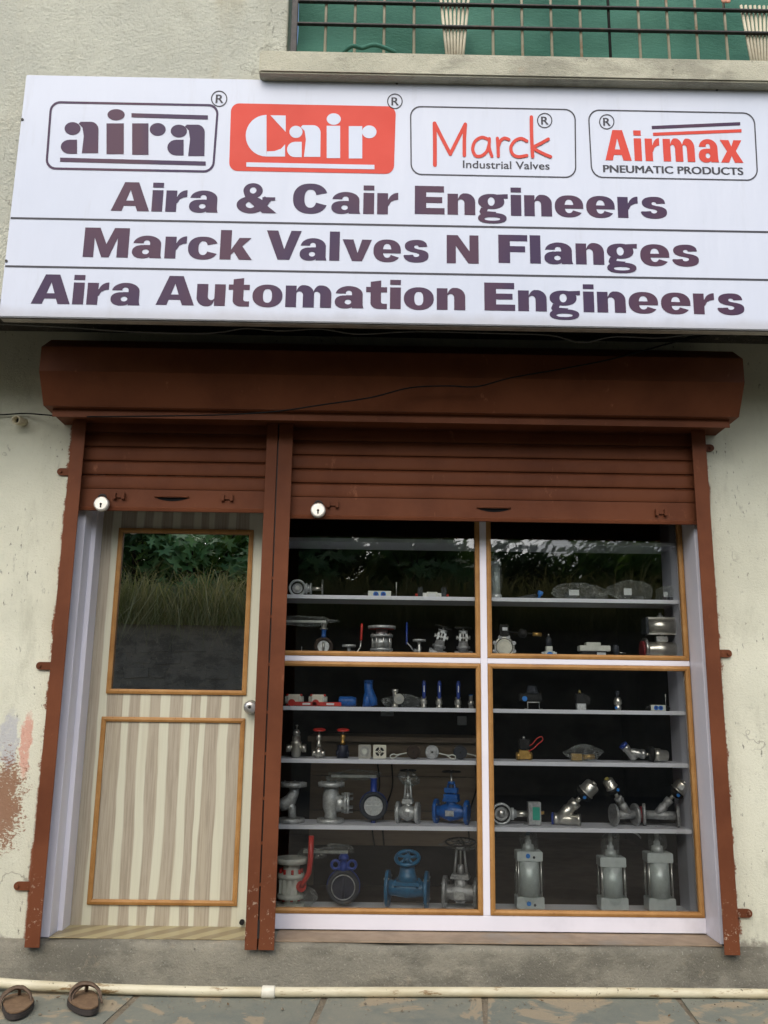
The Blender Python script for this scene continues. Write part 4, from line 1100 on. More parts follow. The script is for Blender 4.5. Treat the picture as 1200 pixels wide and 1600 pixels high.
t = item('manifold_block', 'white manifold block with two blue ports on the upper left shelf', 'manifold', 593, 'A'); manifold(t, 37, 11, 27)
t = item('solenoid_valve', 'white centred solenoid valve with two black coils and red ends', 'solenoid valve', 675, 'A')
B().box(-8.5, 8.5, -4, 4, 0, 10.5).build('block', 'pvc', t, .0008); B().box(-6, 6, -4.3, -3.9, 3, 8).build('nameplate', 'paper', t)
for s in (-1, 1):
    B().box(s * 8.6, s * 15, -3.5, 3.5, 0, 9).build('end_cap', 'steel', t, .0006)
    B().box(s * 15.1 if s > 0 else -23, 23 if s > 0 else -15.1, -4, 4, 1, 18).build('coil', 'slate', t, .001)
    B().cyl((s * 23.1, 0, 5), (s * 27, 0, 5), 2.8, seg=12).build('end_button', 'red', t)
# ---- shelf A, right bay
t = item('tube_cylinder', 'slim upright clear-bodied cylinder beside the window mullion', 'cylinder', 775, 'A')
B().cyl((0, 0, 8), (0, 0, 56), 7, seg=20).build('barrel', 'alu_pale', t)
B().lathe((0, 0, 0), (0, 0, 9), [(0, 8.5), (.3, 9.5), (.8, 9.5), (1, 8)], 20).build('end_cap', 'alu', t)
B().lathe((0, 0, 55), (0, 0, 63), [(0, 8.2), (.2, 9.5), (.8, 9.3), (1, 6)], 20).build('head_cap', 'alu', t)
B().cyl((0, 0, 63), (0, 0, 72), 2.4, seg=10).build('piston_rod', 'steel', t)
bag(t, (0, 0, 36), 11, 10, 39, 3, amp=.12)
t = item('push_fitting', 'small dark push fitting with a bright blue cap on the upper right shelf', 'fitting', 828, 'A')
B().tube([(-30, 0, 1.6), (-14, 0, 4), (0, 0, 5), (10, 0, 7)], [1.2, 2, 4, 3.5], 10).build('body', 'slate', t)
B().cyl((-30, 0, 1.4), (-14, 0, 3.5), 1.4, seg=8).build('rod', 'steel', t)
B().lathe((13, 0, 0), (17, -6, 13.5), [(0, 2), (.5, 2), (.7, 4.2), (1, 4.2)], 16).build('push_cap', 'cap_blue', t)
for i, (c, rx, rz, sd, lab) in enumerate(((905, 49, 15, 11, 'clear plastic bag of fittings left of the two other bags'), (987, 38, 18, 12, 'tallest clear plastic bag of fittings on the upper right shelf'), (1043, 21, 14, 15, 'small clear plastic bag of fittings at the right end'))):
    t = item('plastic_bag', lab, 'bag', c, 'A', 'bagged fittings on the upper right shelf', .0)
    bag(t, (0, 0, rz * .86), rx * .93, 12, rz * 1.05, sd, 'film', .16)
    B().box(-rx * .5, -rx * .1, -4, 4, 0, rz * .8).cyl((rx * .05, 0, 4), (rx * .5, 0, 5), 4.2, seg=12).build('contents', 'slate', t, .0006)
    B().box(-rx * .35, -rx * .02, -5, -4.5, rz * .55, rz * 1.15).build('label_card', 'paper', t)
# ---- shelf B, left bay
t = item('plate_flange', 'small flat pale plate with an upright pin, lowest on the upper left shelf', 'plate', 469, 'B', dy=-.02)
B().box(-9, 9, -6, 6, 0, 2.2).build('plate', 'steel', t, .0008); B().cyl((2, 0, 2), (2, 0, 14), .7, seg=6).build('pin', 'cast', t)
t = item('butterfly_valve', 'brown-ringed butterfly valve with blue neck and plastic-wrapped lever', 'valve', 505, 'B')
B().ring((0, -4, 15), (0, 4, 15), 15, 9.5).build('ring_body', 'rubber', t, .0008)
B().cyl((0, -1, 15), (0, 1.5, 15), 9.4, seg=24).build('disc', 'silver', t)
B().cyl((0, -2.2, 8), (0, -2.2, 22), 2.2, seg=10).build('disc_boss', 'steel', t)
B().lathe((0, 0, 29), (0, 0, 42), [(0, 5), (.2, 3.6), (.8, 3.6), (1, 5)], 14).build('neck', 'blue', t)
B().lathe((0, 0, 42), (0, 0, 52), [(0, 6.5), (.2, 6.5), (.3, 4), (1, 5)], 14).build('notch_plate', 'steel', t)
B().box(-66, 3, -3, 3, 52.2, 56).build('lever', 'steel', t, .001)
bag(t, (-30, 0, 55), 42, 9, 8, 21, amp=.3, flat=False)
t = item('lever_ball_valve', 'small steel flange-top ball valve with an upright red lever', 'valve', 545, 'B')
B().lathe((0, 0, 0), (0, 0, 18), [(0, 3.8), (.15, 3), (.8, 3), (1, 4)], 14).build('body', 'cast', t)
B().cyl((0, 0, 15), (0, 0, 18), 11, seg=24).build('flange', 'silver', t)
B().cyl((3, 0, 6), (10, 0, 6), 3.2, seg=12).build('bonnet', 'steel', t)
B().tube([(9, -2, 5), (14, -2, 8), (18, -2, 14), (19, -2, 26)], 1.3, 8).build('lever_arm', 'steel', t)
B().lathe((19, -2, 25), (20, -2, 52), [(0, 1.5), (.1, 2), (.9, 1.9), (1, 1)], 10).build('lever_sleeve', 'red', t)
t = item('flanged_ball_valve', 'large silver upright three-piece flanged ball valve on the upper left shelf', 'valve', 596, 'B')
B().lathe((0, 0, 0), (0, 0, 44), [(0, 10), (.18, 9), (.22, 11), (.74, 11), (.8, 9.5), (1, 9)], 24).build('body', 'silver', t)
for z in (9.5, 31): B().cyl((0, 0, z), (0, 0, z + 3.6), 18, seg=28).build('clamp_plate', 'silver', t)
B().cyl((0, 0, 44), (0, 0, 48.5), 22, seg=30).build('top_flange', 'silver', t)
B().ring((0, 0, 43.4), (0, 0, 43.95), 20, 9.5).build('gasket', 'red', t)
bolts(t, around((0, 0, 22), 15, 8, 'z', .2), (0, 0, 1), 1.4, 30)
B().cyl((0, 0, 14), (0, 0, 30), 12.5, seg=24).build('barrel', 'silver', t)
t = item('small_flange_valve', 'little flange-top valve with a slanted side lever and upright blue handle', 'valve', 655, 'B')
B().lathe((0, 0, 0), (0, 0, 25), [(0, 3.4), (.2, 4.4), (.35, 3), (.6, 4.4), (.75, 2.6), (1, 3)], 14).build('body', 'steel', t)
B().cyl((0, 0, 25), (0, 0, 28), 10.5, seg=22).build('flange', 'silver', t)
B().cyl((-9, 0, 10), (-2, 0, 10), 3.6, seg=12).build('bonnet', 'cast', t)
B().tube([(-8, -2, 8), (-14, -2, 17), (-20, -2, 23)], 1.1, 6).build('lever_arm', 'cast', t)
B().lathe((-20, 3, 20), (-20, 3, 55), [(0, 1.3), (.1, 1.8), (1, 1.4)], 8).build('lever_sleeve', 'deep_blue', t)
def forged(t, rot):
    B(rot).box(-13, 13, -6, 6, 0, 8).build('base', 'cast', t, .0015)
    B(rot).lathe((-14, 0, 5.5), (14, 0, 5.5), [(0, 5.5), (.15, 5.5), (.2, 4.5), (.8, 4.5), (.85, 5.5), (1, 5.5)], 16).build('end_bore', 'cast', t)
    B(rot).lathe((0, 0, 8), (0, 0, 26), [(0, 9), (.3, 8), (.35, 11), (.55, 11), (.6, 8.5), (1, 7)], 6).build('bonnet', 'cast', t)
    B(rot).box(-7, -3.5, -3, 3, 26.1, 42).box(3.5, 7, -3, 3, 26.1, 42).box(-7, 7, -3, 3, 38, 43).build('yoke', 'silver', t, .0008)
    bolts(t, [], (0, 0, 1)) if False else None
    B(rot).cyl((-10, 0, 29), (-10, 0, 35), 1.6, seg=8).cyl((10, 0, 29), (10, 0, 35), 1.6, seg=8).box(-11, 11, -2, 2, 30.5, 33).build('gland_plate', 'steel', t)
    B(rot).cyl((0, 0, 20), (0, 0, 47), 1.5, seg=8).build('stem', 'steel', t)
    mb = MB(U, (rot or Matrix()) @ Matrix.Translation((0, 0, 47 * U)))
    mb.torus((0, 0, 0), 13, 1.3, (0, 0, 1), 24, 6)
    for i in range(4):
        w = i * math.pi / 2 + .4; mb.cyl((0, 0, 0), (13 * math.cos(w), 13 * math.sin(w), 0), 1, seg=6)
    mb.build('handwheel', 'black', t)
t = item('forged_gate_valve', 'tilted grey forged gate valve leaning right on the upper left shelf', 'valve', 682, 'B')
t.location.z += .006; forged(t, Matrix.Rotation(math.radians(14), 4, 'Y'))
t = item('forged_gate_valve', 'upright grey forged gate valve next to the window mullion', 'valve', 724, 'B'); forged(t, None)
# ---- shelf B, right bay
t = item('lugged_butterfly_valve', 'cream-faced lugged butterfly valve with a black actuator arm', 'valve', 788, 'B')
B().cyl((0, -3, 18), (0, 4, 18), 12.6, seg=30).build('face_disc', 'cream', t, .0008); B().ring((0, -2.4, 18), (0, 3.5, 18), 13.6, 12.7).build('seal_ring', 'black', t)
B().torus((0, -3.1, 18), 10.4, .6, (0, 1, 0), 28, 6).build('face_bead', 'pvc', t); B().cyl((0, -4.4, 18), (0, -2.8, 18), 4.5, seg=16).build('hub', 'cream', t)
mb = B()
for p in around((0, 0, 18), 16.8, 8, 'y', .39): mb.cyl((p[0], -3.5, p[2]), (p[0], 4, p[2]), 3.2, seg=10)
mb.build('lug_ring', 'cast', t)
B().ring((0, -3.05, 18), (0, 3.9, 18), 16.4, 13.7).build('body_ring', 'nickel', t)
B().box(-7, 7, -5, 5, 35, 53).build('actuator_box', 'black', t, .0015); B().box(-3, 5, -5.4, -5.05, 44, 49).build('sticker', 'paper', t)
B().cyl((7, 0, 42), (58, 0, 39), 1.4, seg=8).build('arm', 'black', t)
B().lathe((24, 0, 40.6), (36, 0, 40), [(0, 5), (.2, 7), (.8, 7), (1, 5)], 14).build('arm_knob', 'black', t)
B().cyl((46, 0, 39.4), (60, 0, 38.6), 3.2, seg=12).build('arm_tip', 'brass', t)
t = item('filter_regulator', 'small pale regulator with a blue round face and dark top', 'regulator', 858, 'B')
B().box(-8, 8, -6, 6, 0, 12).box(-5, 5, -5, 5, 12, 20).build('body', 'pvc', t, .001)
B().box(-12, -8.1, -3, 3, 4, 11).box(8.1, 12, -3, 3, 4, 11).build('side_port', 'alu', t, .0008)
B().cyl((0, -7.4, 5.5), (0, -6.05, 5.5), 5.6, seg=20).build('face_cap', 'cap_blue', t)
B().lathe((0, 0, 20), (0, 0, 36), [(0, 4.5), (.8, 4.5), (.85, 3), (1, 2)], 14).build('bowl', 'slate', t)
B().cyl((0, 0, 36), (0, 0, 40), 1, seg=6).build('needle', 'steel', t)
t = item('positioner_box', 'white-lidded black positioner box on the upper right shelf', 'positioner', 929, 'B')
B().box(-23, 19, -9, 9, 3, 13).build('base', 'black', t, .002); B().box(-25, 24, -10, 10, 13.2, 22).build('lid', 'pvc', t, .0025)
B().box(-14, 9, -8, 8, 22.1, 27).build('lid_dome', 'pvc', t, .002); B().box(2, 16, -9.4, -9.05, 5, 11).build('nameplate', 'alu', t)
B().cyl((-12, 0, 0), (-12, 0, 3), 4, seg=10).cyl((12, 0, 0), (12, 0, 3), 4, seg=10).build('foot', 'black', t)
t = item('black_fitting', 'small black cylindrical fitting beside the white-lidded box', 'fitting', 963, 'B')
B().lathe((0, 0, 0), (0, 0, 24), [(0, 3), (.4, 3), (.5, 5), (.9, 5), (1, 3)], 14).build('body', 'slate', t); B().cyl((4, 0, 12), (16, 0, 11), .8, seg=6).build('pin', 'steel', t)
t = item('actuated_ball_valve', 'large steel flanged ball valve with silver rack actuator on top', 'valve', 1035, 'B')
B().lathe((-26, 0, 17), (24, 0, 17), [(0, 11), (.1, 11), (.14, 12.5), (.3, 12.5), (.34, 14), (.66, 14), (.7, 12.5), (.86, 12.5), (.9, 11), (1, 11)], 24).build('body', 'nickel', t)
B().box(-12, 12, -13.2, 13.2, .2, 6).build('foot_clamp', 'steel', t, .001)
for x in (-27, 25):
    B().cyl((x - 2.2, 0, 18), (x + 2.2, 0, 18), 17.5, seg=30).build('flange', 'steel', t)
B().cyl((-33, 0, 17), (-29.4, 0, 17), 13.5, seg=26).build('end_cap', 'maroon', t)
B().box(-9, 9, -5, 5, 30, 38).cyl((0, 0, 28), (0, 0, 42), 4.5, seg=12).build('bracket', 'steel', t)
B().lathe((-23, 0, 54), (23, 0, 54), [(0, 14), (1, 14)], 26).box(-23, 23, -9, 9, 40.5, 44).box(-23, 23, -8, 8, 65, 68.5).build('actuator_barrel', 'nickel', t)
for s in (-1, 1): B().box(s * 23.1 if s > 0 else -27.5, 27.5 if s > 0 else -23.1, -13, 13, 41, 68).build('actuator_end', 'slate', t, .0015)
B().cyl((0, 0, 68.5), (0, 0, 72), 5, seg=14).cyl((0, 0, 72), (0, 0, 76), 2.6, seg=8).build('indicator', 'cast', t)

# ---- shelf C, left bay
def plastic_ball(px, label):
    t = item('plastic_ball_valve', label, 'valve', px, 'C', 'white plastic ball valves with red levers')
    B().lathe((-14.5, 0, 9.5), (14.5, 0, 9.5), [(0, 5.5), (.14, 5.5), (.15, 8.5), (.26, 8.5), (.27, 6), (.73, 6), (.74, 8.5), (.85, 8.5), (.86, 5.5), (1, 5.5)], 18).build('body', 'pvc', t)
    B().box(-9, 9, -7.5, 7.5, 3, 18).build('centre_block', 'cream', t, .002)
    mb = B()
    for sx in (-1, 1):
        for z in (2, 17): mb.cyl((sx * 10.5, -6, z), (sx * 10.5, 6, z), 1.8, seg=8)
    mb.build('bolt_set', 'red', t)
    B().cyl((-3, -7.6, 5), (-3, -13.5, 5), 5.4, seg=16).build('lever_hub', 'red', t)
    B().box(1, 37, -13.5, -10, .5, 6.5).build('lever', 'red', t, .002); B().box(14, 26, -13.9, -13.55, 2, 5).build('lever_sticker', 'paper', t)
plastic_ball(459.5, 'white plastic ball valve with red lever, nearest the double rail')
plastic_ball(496.5, 'white plastic ball valve with red lever, beside the blue block fitting')
t = item('block_filter', 'low blue rounded block fitting lying between red lever and tall blue strainer', 'fitting', 543, 'C')
B().lathe((-14, 0, 8), (13, 0, 8), [(0, 6.5), (.08, 8), (.75, 8), (.85, 7.2), (1, 6.6)], 8).build('body', 'blue', t, .0008)
B().box(-9, 10, -7.8, -7.2, 9, 11).build('cast_lettering', 'paper', t) if False else None
B().cyl((13, 0, 8), (14.5, 0, 8), 4.5, seg=16).build('bore', 'navy', t)
t = item('strainer', 'tall bright blue angled strainer body on the middle left shelf', 'strainer', 578, 'C')
B().tube([(-3, 0, 41), (-3, 0, 30), (-1, 0, 20), (4, 0, 10), (6, 0, 2)], [6.8, 6.6, 8, 7.5, 5.5], 16).build('body', 'blue', t)
B().tube([(-3, 0, 22), (-5, 0, 10), (-5, 0, .4)], [6, 6, 7], 14).build('leg_outlet', 'blue', t); B().lathe((-3, 0, 36), (-3, 0, 41.5), [(0, 7.5), (1, 7.5)], 6).build('hex_collar', 'blue', t)
t = item('check_fitting', 'small nickel fitting with a round cap facing outward', 'fitting', 617, 'C')
B().lathe((0, 0, 0), (0, 0, 28), [(0, 4.8), (.15, 4.8), (.18, 3.6), (.8, 3.6), (.84, 5), (1, 5)], 14).build('body', 'nickel', t)
B().cyl((5, 0, 13), (6, -9, 13), 8, seg=22).build('cap', 'nickel', t); B().lathe((6, -9, 13), (6.2, -11, 13), [(0, 4), (1, 4)], 6).build('cap_nut', 'steel', t)
t = item('plastic_bag', 'nearly empty clear plastic bag lying behind the small nickel fitting', 'bag', 628, 'C', dy=.06)
bag(t, (0, 0, 9), 32, 8, 11, 31, 'film', .2); B().box(-20, -2, -3, 3, 0, 3).build('contents', 'slate', t, .0005)
def blue_lever(px, label):
    t = item('blue_lever_valve', label, 'valve', px, 'C', 'small ball valves with upright blue levers')
    B().lathe((0, 0, 0), (0, 0, 17), [(0, 4.5), (.2, 4.5), (.22, 3.6), (.35, 5.4), (.65, 5.4), (.78, 3.6), (.8, 4.6), (1, 4.6)], 6).build('body', 'nickel', t)
    B().cyl((0, -4, 9), (0, -8, 9), 2.4, seg=8).build('stem_nut', 'steel', t)
    B().lathe((0, -7, 14), (0, -7, 42), [(0, 2.0), (.1, 3.0), (.4, 2.8), (.85, 3.2), (.95, 2.6), (1, 1.2)], 12).build('lever_sleeve', 'deep_blue', t)
    B().box(-.7, .7, -10.2, -9.6, 24, 34).build('sleeve_print', 'paper', t)
blue_lever(662, 'blue-levered ball valve, farthest left of the three on its shelf')
blue_lever(686, 'blue-levered ball valve, middle one of the three on its shelf')
blue_lever(715.5, 'blue-levered ball valve, farthest right of the three on its shelf')
t = item('nipple_fitting', 'tiny nickel nipple fitting next to the mullion on the middle shelf', 'fitting', 736, 'C')
B().lathe((0, 0, 0), (0, 0, 20), [(0, 3.5), (.3, 3.5), (.32, 4.6), (.55, 4.6), (.57, 3.2), (1, 3.2)], 8).build('body', 'nickel', t); B().cyl((0, 0, 20), (0, 0, 20.8), 3.3, seg=10).build('thread_cap', 'cap_blue', t)
# ---- shelf C, right bay
t = item('limit_switch', 'black domed switch box with a blue port on a wire bracket', 'switch box', 829, 'C')
B().box(-17, 17, -7, 7, 12, 24).build('housing', 'black', t, .002); B().lathe((3, 0, 24), (3, 0, 36), [(0, 11), (.4, 8.5), (1, 6.5)], 18).build('dome', 'slate', t)
B().cyl((-10, -8, 16), (-10, -6.9, 16), 4, seg=16).build('port', 'cap_blue', t)
B().tube([(-10, -5, .6), (-5, -5, .6), (-5, -5, 10.5), (13, -5, 10.5), (13, -5, .6), (18, -5, .6)], .7, 6).build('bracket', 'steel', t)
t = item('coil_valve', 'small black coil solenoid with gold tip on a silver base', 'solenoid valve', 908, 'C')
B().box(-7, 7, -5, 5, 0, 9.5).build('base', 'silver', t, .001); B().box(-8, 5, -5.5, 5.5, 9.7, 25).build('coil', 'black', t, .0012)
B().box(5.1, 14, -4, 4, 8, 22).build('connector', 'black', t, .001); B().lathe((-1.5, 0, 25), (-1.5, 0, 31), [(0, 2.6), (.6, 2.4), (1, 1)], 10).build('tip', 'gold', t)
t = item('plug_valve', 'slim upright nickel valve with a dark stem on the right shelf', 'valve', 966, 'C')
B().lathe((0, 0, 0), (0, 0, 20), [(0, 3.5), (.12, 5), (.3, 5), (.35, 4), (.5, 6.2), (.75, 6.2), (.9, 4.8), (1, 4)], 14).build('body', 'nickel', t)
B().lathe((0, 0, 20), (0, 0, 30), [(0, 2.2), (.4, 2.2), (.5, 3), (1, 2.8)], 10).build('stem', 'slate', t); B().cyl((-4, -5, 4), (-4, -3.5, 4), 2, seg=10).build('port', 'cap_blue', t)
t = item('manifold_block', 'smaller white manifold block with two blue ports on the right shelf', 'manifold', 1028, 'C'); manifold(t, 23, 9, 14)

# ---- shelf D, left bay
t = item('pressure_regulator', 'silver regulator with a tall tapering spindle, at the left of its shelf', 'regulator', 462, 'D')
B().lathe((-15.5, 0, 14), (15.5, 0, 14), [(0, 6.2), (.18, 6.2), (.22, 4.8), (.78, 4.8), (.82, 6.2), (1, 6.2)], 8).build('ports', 'nickel', t)
B().lathe((0, 0, 0), (0, 0, 32), [(0, 4), (.08, 7), (.3, 8), (.6, 8), (.66, 9), (.72, 9), (.78, 7), (1, 6)], 18).build('body', 'nickel', t)
B().lathe((0, 0, 32), (0, 0, 42), [(0, 6), (.3, 5), (.4, 6), (.6, 5.8), (1, 3)], 14).build('spring_cap', 'steel', t); B().lathe((0, 0, 42), (0, 0, 49), [(0, 1.1), (.7, 1.1), (.75, 2), (1, 2)], 8).build('adjuster', 'steel', t)
def red_wheel(t, body, bonnet, w, dark):
    B().lathe((-w / 2, 0, 7), (w / 2, 0, 7), [(0, 4.6), (.25, 4.6), (.3, 3.8), (.7, 3.8), (.75, 4.6), (1, 4.6)], 8).build('ports', body, t)
    B().lathe((0, 0, 0), (0, 0, 16 if not dark else 20), [(0, 4), (.3, 7.5), (.7, 7), (1, 4)] if not dark else [(0, 9), (.9, 9), (1, 7)], 6).build('body', body, t)
    B().lathe((0, 0, 16 if not dark else 20), (0, 0, 36), [(0, 3.8), (.35, 3.6), (.4, 2.4), (.6, 4), (.85, 4), (1, 2)], 8).build('bonnet', bonnet, t)
    B().cyl((0, 0, 30), (0, 0, 43), 1.2, seg=8).build('stem', 'steel', t)
    mb = MB(U, Matrix.Translation((0, 0, 42 * U)) @ Matrix.Rotation(math.radians(8), 4, 'X'))
    mb.lathe((0, 0, -1.6), (0, 0, 1.6), [(0, 8.6), (.3, 10), (.7, 10), (1, 8.6)], 12).build('handwheel', 'red', t)
t = item('needle_valve', 'nickel needle valve with a red handwheel', 'valve', 497.5, 'D'); red_wheel(t, 'nickel', 'nickel', 20, False)
t = item('gate_valve', 'small dark blue gate valve with brass bonnet and red handwheel', 'valve', 535, 'D'); red_wheel(t, 'navy', 'brass', 20, True)
t = item('sight_flange', 'square pale steel flange with a round glassy boss', 'flange', 569.5, 'D')
B().box(-9.8, 9.8, -4, 4, 0, 20.5).build('plate', 'nickel', t, .003); B().cyl((0, -4.6, 10.5), (0, -4, 10.5), 7.6, seg=24).build('rim', 'steel', t); B().cyl((0, -6, 10.5), (0, -4.65, 10.5), 4.2, seg=18).build('boss', 'pvc', t)
t = item('cover_plate', 'square white plate with a dark four-slot round opening', 'plate', 593, 'D')
B().box(-10, 10, -4, 4, 0, 20.5).build('plate', 'cream', t, .002)
for a in range(4):
    s = [((3.2 if k < 9 else 6.9) * math.cos(w), (3.2 if k < 9 else 6.9) * math.sin(w)) for k, w in [(k, a * math.pi / 2 + .2 + 1.17 * (k if k < 9 else 17 - k) / 8) for k in range(18)]]
    B().prism([(x, 10.3 + z) for x, z in s], -4.5, -4.02).build('slot', 'black', t)
B().ring((0, -4.4, 10.3), (0, -4.03, 10.3), 2.2, 1.2).build('centre_ring', 'black', t)
def spring_disc(px, side, mat, label):
    t = item('loop_disc', label, 'disc valve', px, 'D', 'discs with wire loops on the middle left shelf')
    B().cyl((0, -4, 10.6), (0, 4, 10.6), 10.5, seg=28).build('disc', mat, t, .0008); B().torus((0, -4.1, 10.6), 7.5, .6, (0, 1, 0), 26, 6).build('face_ring', mat, t)
    B().cyl((0, -4.8, 10.6), (0, -4, 10.6), 1.6, seg=10).build('centre_hole', 'black', t)
    s = side; lp = [(s * 10, 0, 9), (s * 18, -3, 7.5), (s * 26, -4, 6), (s * 31, -4, 7), (s * 36, -4, 5), (s * 35, -4, 1.4), (s * 30, -4, 1.2), (s * 26, -4, 4), (s * 22, -3, 6.5)]
    B().tube([tuple(v) for v in cat_rom(lp, 4)], .9, 6).build('wire_loop', 'pvc', t)
spring_disc(646, -1, 'rubber', 'dark rubber disc with a wire loop on its left')
spring_disc(675, 1, 'cast', 'pale grey metal disc with a wire loop between two dark discs')
spring_disc(719, 1, 'slate', 'dark disc with a wire loop beside the window mullion')
# ---- shelf D, right bay
t = item('brass_solenoid', 'brass solenoid valve with black coil and a looped red wire', 'solenoid valve', 819, 'D')
B().lathe((-12, 0, 6.5), (12, 0, 6.5), [(0, 6.2), (.2, 6.2), (.25, 5), (.75, 5), (.8, 6.2), (1, 6.2)], 8).box(-8, 8, -6, 6, 2, 15).build('body', 'brass', t, .0008)
bolts(t, [(sx * 6, sy * 4, 15) for sx in (-1, 1) for sy in (-1, 1)], (0, 0, 1), 1.5, 3, 'brass')
B().box(-7, 8, -7, 7, 16.6, 32).build('coil', 'black', t, .0015); B().lathe((0, 0, 32), (0, 0, 36.5), [(0, 2.6), (.7, 2.4), (1, 1)], 10).build('cap_nut', 'steel', t)
B().tube([tuple(v) for v in cat_rom([(8, -3, 22), (13, -4, 25), (20, -4, 33), (27, -4, 36), (29, -4, 31), (22, -4, 25), (14, -5, 18), (6, -6, 14)], 5)], .8, 6).build('red_wire', 'red', t)
t = item('plastic_bag', 'clear plastic bag holding brass parts on the lower right shelf', 'bag', 911, 'D')
bag(t, (0, 0, 12), 27, 9, 13.5, 44, 'film', .2); B().box(-18, -2, -4, 4, 1, 11).cyl((0, 0, 6), (18, 0, 7), 4, seg=12).build('contents', 'brass', t, .0006)
t = item('angle_seat_valve', 'steel angle seat valve lying on its side with a purple end cap', 'valve', 1003, 'D')
B().lathe((-26, 0, 23), (-10, 0, 4), [(0, 6.5), (.2, 6.5), (.25, 5.6), (.8, 5.8), (1, 6)], 16).build('body', 'steel', t); B().lathe((-29, 0, 26), (-26, 0, 23), [(0, 6.8), (1, 6.8)], 16).build('end_cap', 'deep_blue', t)
B().lathe((-20, 0, 15), (7, 0, 11), [(0, 5), (.3, 6.5), (.7, 6.2), (.72, 7.4), (.9, 7.4), (1, 4)], 14).build('bonnet', 'steel', t); B().cyl((6, 0, 11), (14, 0, 11), 2.6, seg=10).build('stem', 'nickel', t)
B().lathe((10, 0, 12), (18, 0, 11.5), [(0, 7), (.3, 12), (1, 12)], 22).build('collar', 'black', t)
B().lathe((18, 0, 11.5), (41, 0, 9.5), [(0, 10), (.45, 10), (.5, 8.4), (.9, 8.4), (1, 7)], 22).build('actuator_head', 'nickel', t)

# ---- shelf E, left bay
t = item('flanged_elbow', 'silver flanged elbow valve standing partly behind the double rail', 'valve', 455, 'E')
B().cyl((2, 0, 52), (2, 0, 58), 20, seg=32).build('top_flange', 'silver', t); B().cyl((0, 0, 0), (0, 0, 6), 20, seg=32).build('bottom_flange', 'silver', t)
B().tube([(3, 0, 52), (3, 0, 44), (-2, 0, 33), (-12, 0, 26), (-18, 0, 24)], [8, 7.5, 9.5, 10, 9], 18).build('branch', 'silver', t); B().tube([(-6, 0, 30), (0, 0, 20), (1, 0, 6)], [8, 6.5, 6.5], 16).build('outlet', 'silver', t)
bolts(t, around((0, 0, 55), 16, 6, 'z'), (0, 0, 1), 1.5, 9, 'cast'); bolts(t, around((0, 0, 3), 16, 6, 'z'), (0, 0, 1), 1.5, 8, 'cast')
t = item('check_valve', 'silver upright flanged check valve with a bolted side cover', 'valve', 516, 'E')
B().cyl((0, 0, 0), (0, 0, 6), 20.5, seg=32).build('bottom_flange', 'silver', t); B().cyl((0, 0, 53), (0, 0, 59), 20.5, seg=32).build('top_flange', 'silver', t)
B().lathe((0, 0, 6), (0, 0, 53), [(0, 10), (.15, 9), (.35, 12.5), (.7, 13), (.88, 11), (1, 12)], 22).build('body', 'silver', t)
B().lathe((8, 0, 28), (20, 0, 28), [(0, 14), (.6, 12), (1, 13)], 22).build('cover_neck', 'silver', t)
for x in (20.2, 24.6): B().cyl((x, 0, 29), (x + 3.6, 0, 29), 15.5, seg=26).build('side_cover', 'silver', t)
bolts(t, around((25, 0, 29), 13, 6, 'x', .5), (1, 0, 0), 1.8, 18); bolts(t, around((0, 0, 56), 16.5, 8, 'z'), (0, 0, 1), 1.6, 9, 'cast')
mb = B()
for a in (-.9, .5, 2.2): mb.box(10 * math.cos(a) - .8 - 4, 10 * math.cos(a) + .8 - 4, -12, -8, 6, 53)
mb.build('rib', 'silver', t) if False else None
t = item('butterfly_valve', 'dark blue butterfly valve with grey disc and wrapped lever pointing left', 'valve', 583, 'E')
B().ring((0, -4, 25), (0, 4, 25), 21, 14.6).build('ring_body', 'slate', t, .0008); B().ring((0, 4.1, 25), (0, 8, 25), 21.6, 15).build('ring_back', 'deep_blue', t)
B().cyl((0, -1, 25), (0, 1.5, 25), 14.4, seg=28).build('disc', 'silver', t); B().box(-1.6, 1.6, -3.4, -1.05, 12, 38).box(-12, 12, -2.8, -1.05, 23, 25.5).box(-10, 10, -2.7, -1.05, 30, 31.6).build('disc_rib', 'alu', t, .0004)
B().lathe((0, 4, 44), (0, 4, 66), [(0, 7), (.15, 4.8), (.9, 4.8), (1, 7)], 14).build('neck', 'deep_blue', t); B().cyl((0, 3, 0), (0, 3, 5), 4, seg=12).build('foot_boss', 'deep_blue', t)
B().box(-66, 4, 1, 7, 66.2, 70).build('lever', 'steel', t, .001); bag(t, (-22, 3, 70), 30, 8, 6.5, 51, amp=.3, flat=False); bag(t, (-58, 3, 66), 15, 8, 8, 52, amp=.3, flat=False)
t = item('globe_valve', 'slender silver flanged globe valve with a black handwheel', 'valve', 637, 'E', rz=-.25)
flanged_valve(t, 36, 16, 'silver', 32, 78, 13, 'black', 15)
bag(t, (2, 0, 66), 16, 10, 12, 53, amp=.25, flat=False)
t = item('globe_valve', 'stout bright blue flanged globe valve with a black handwheel', 'valve', 705.5, 'E', rz=-.32)
flanged_valve(t, 54, 18, 'blue', 26, 77, 15, 'black', 22)
B().box(-11, 11, -7, 7, 37, 44).box(-10, 10, -6, 6, 46, 53).build('gland_block', 'blue', t, .001)
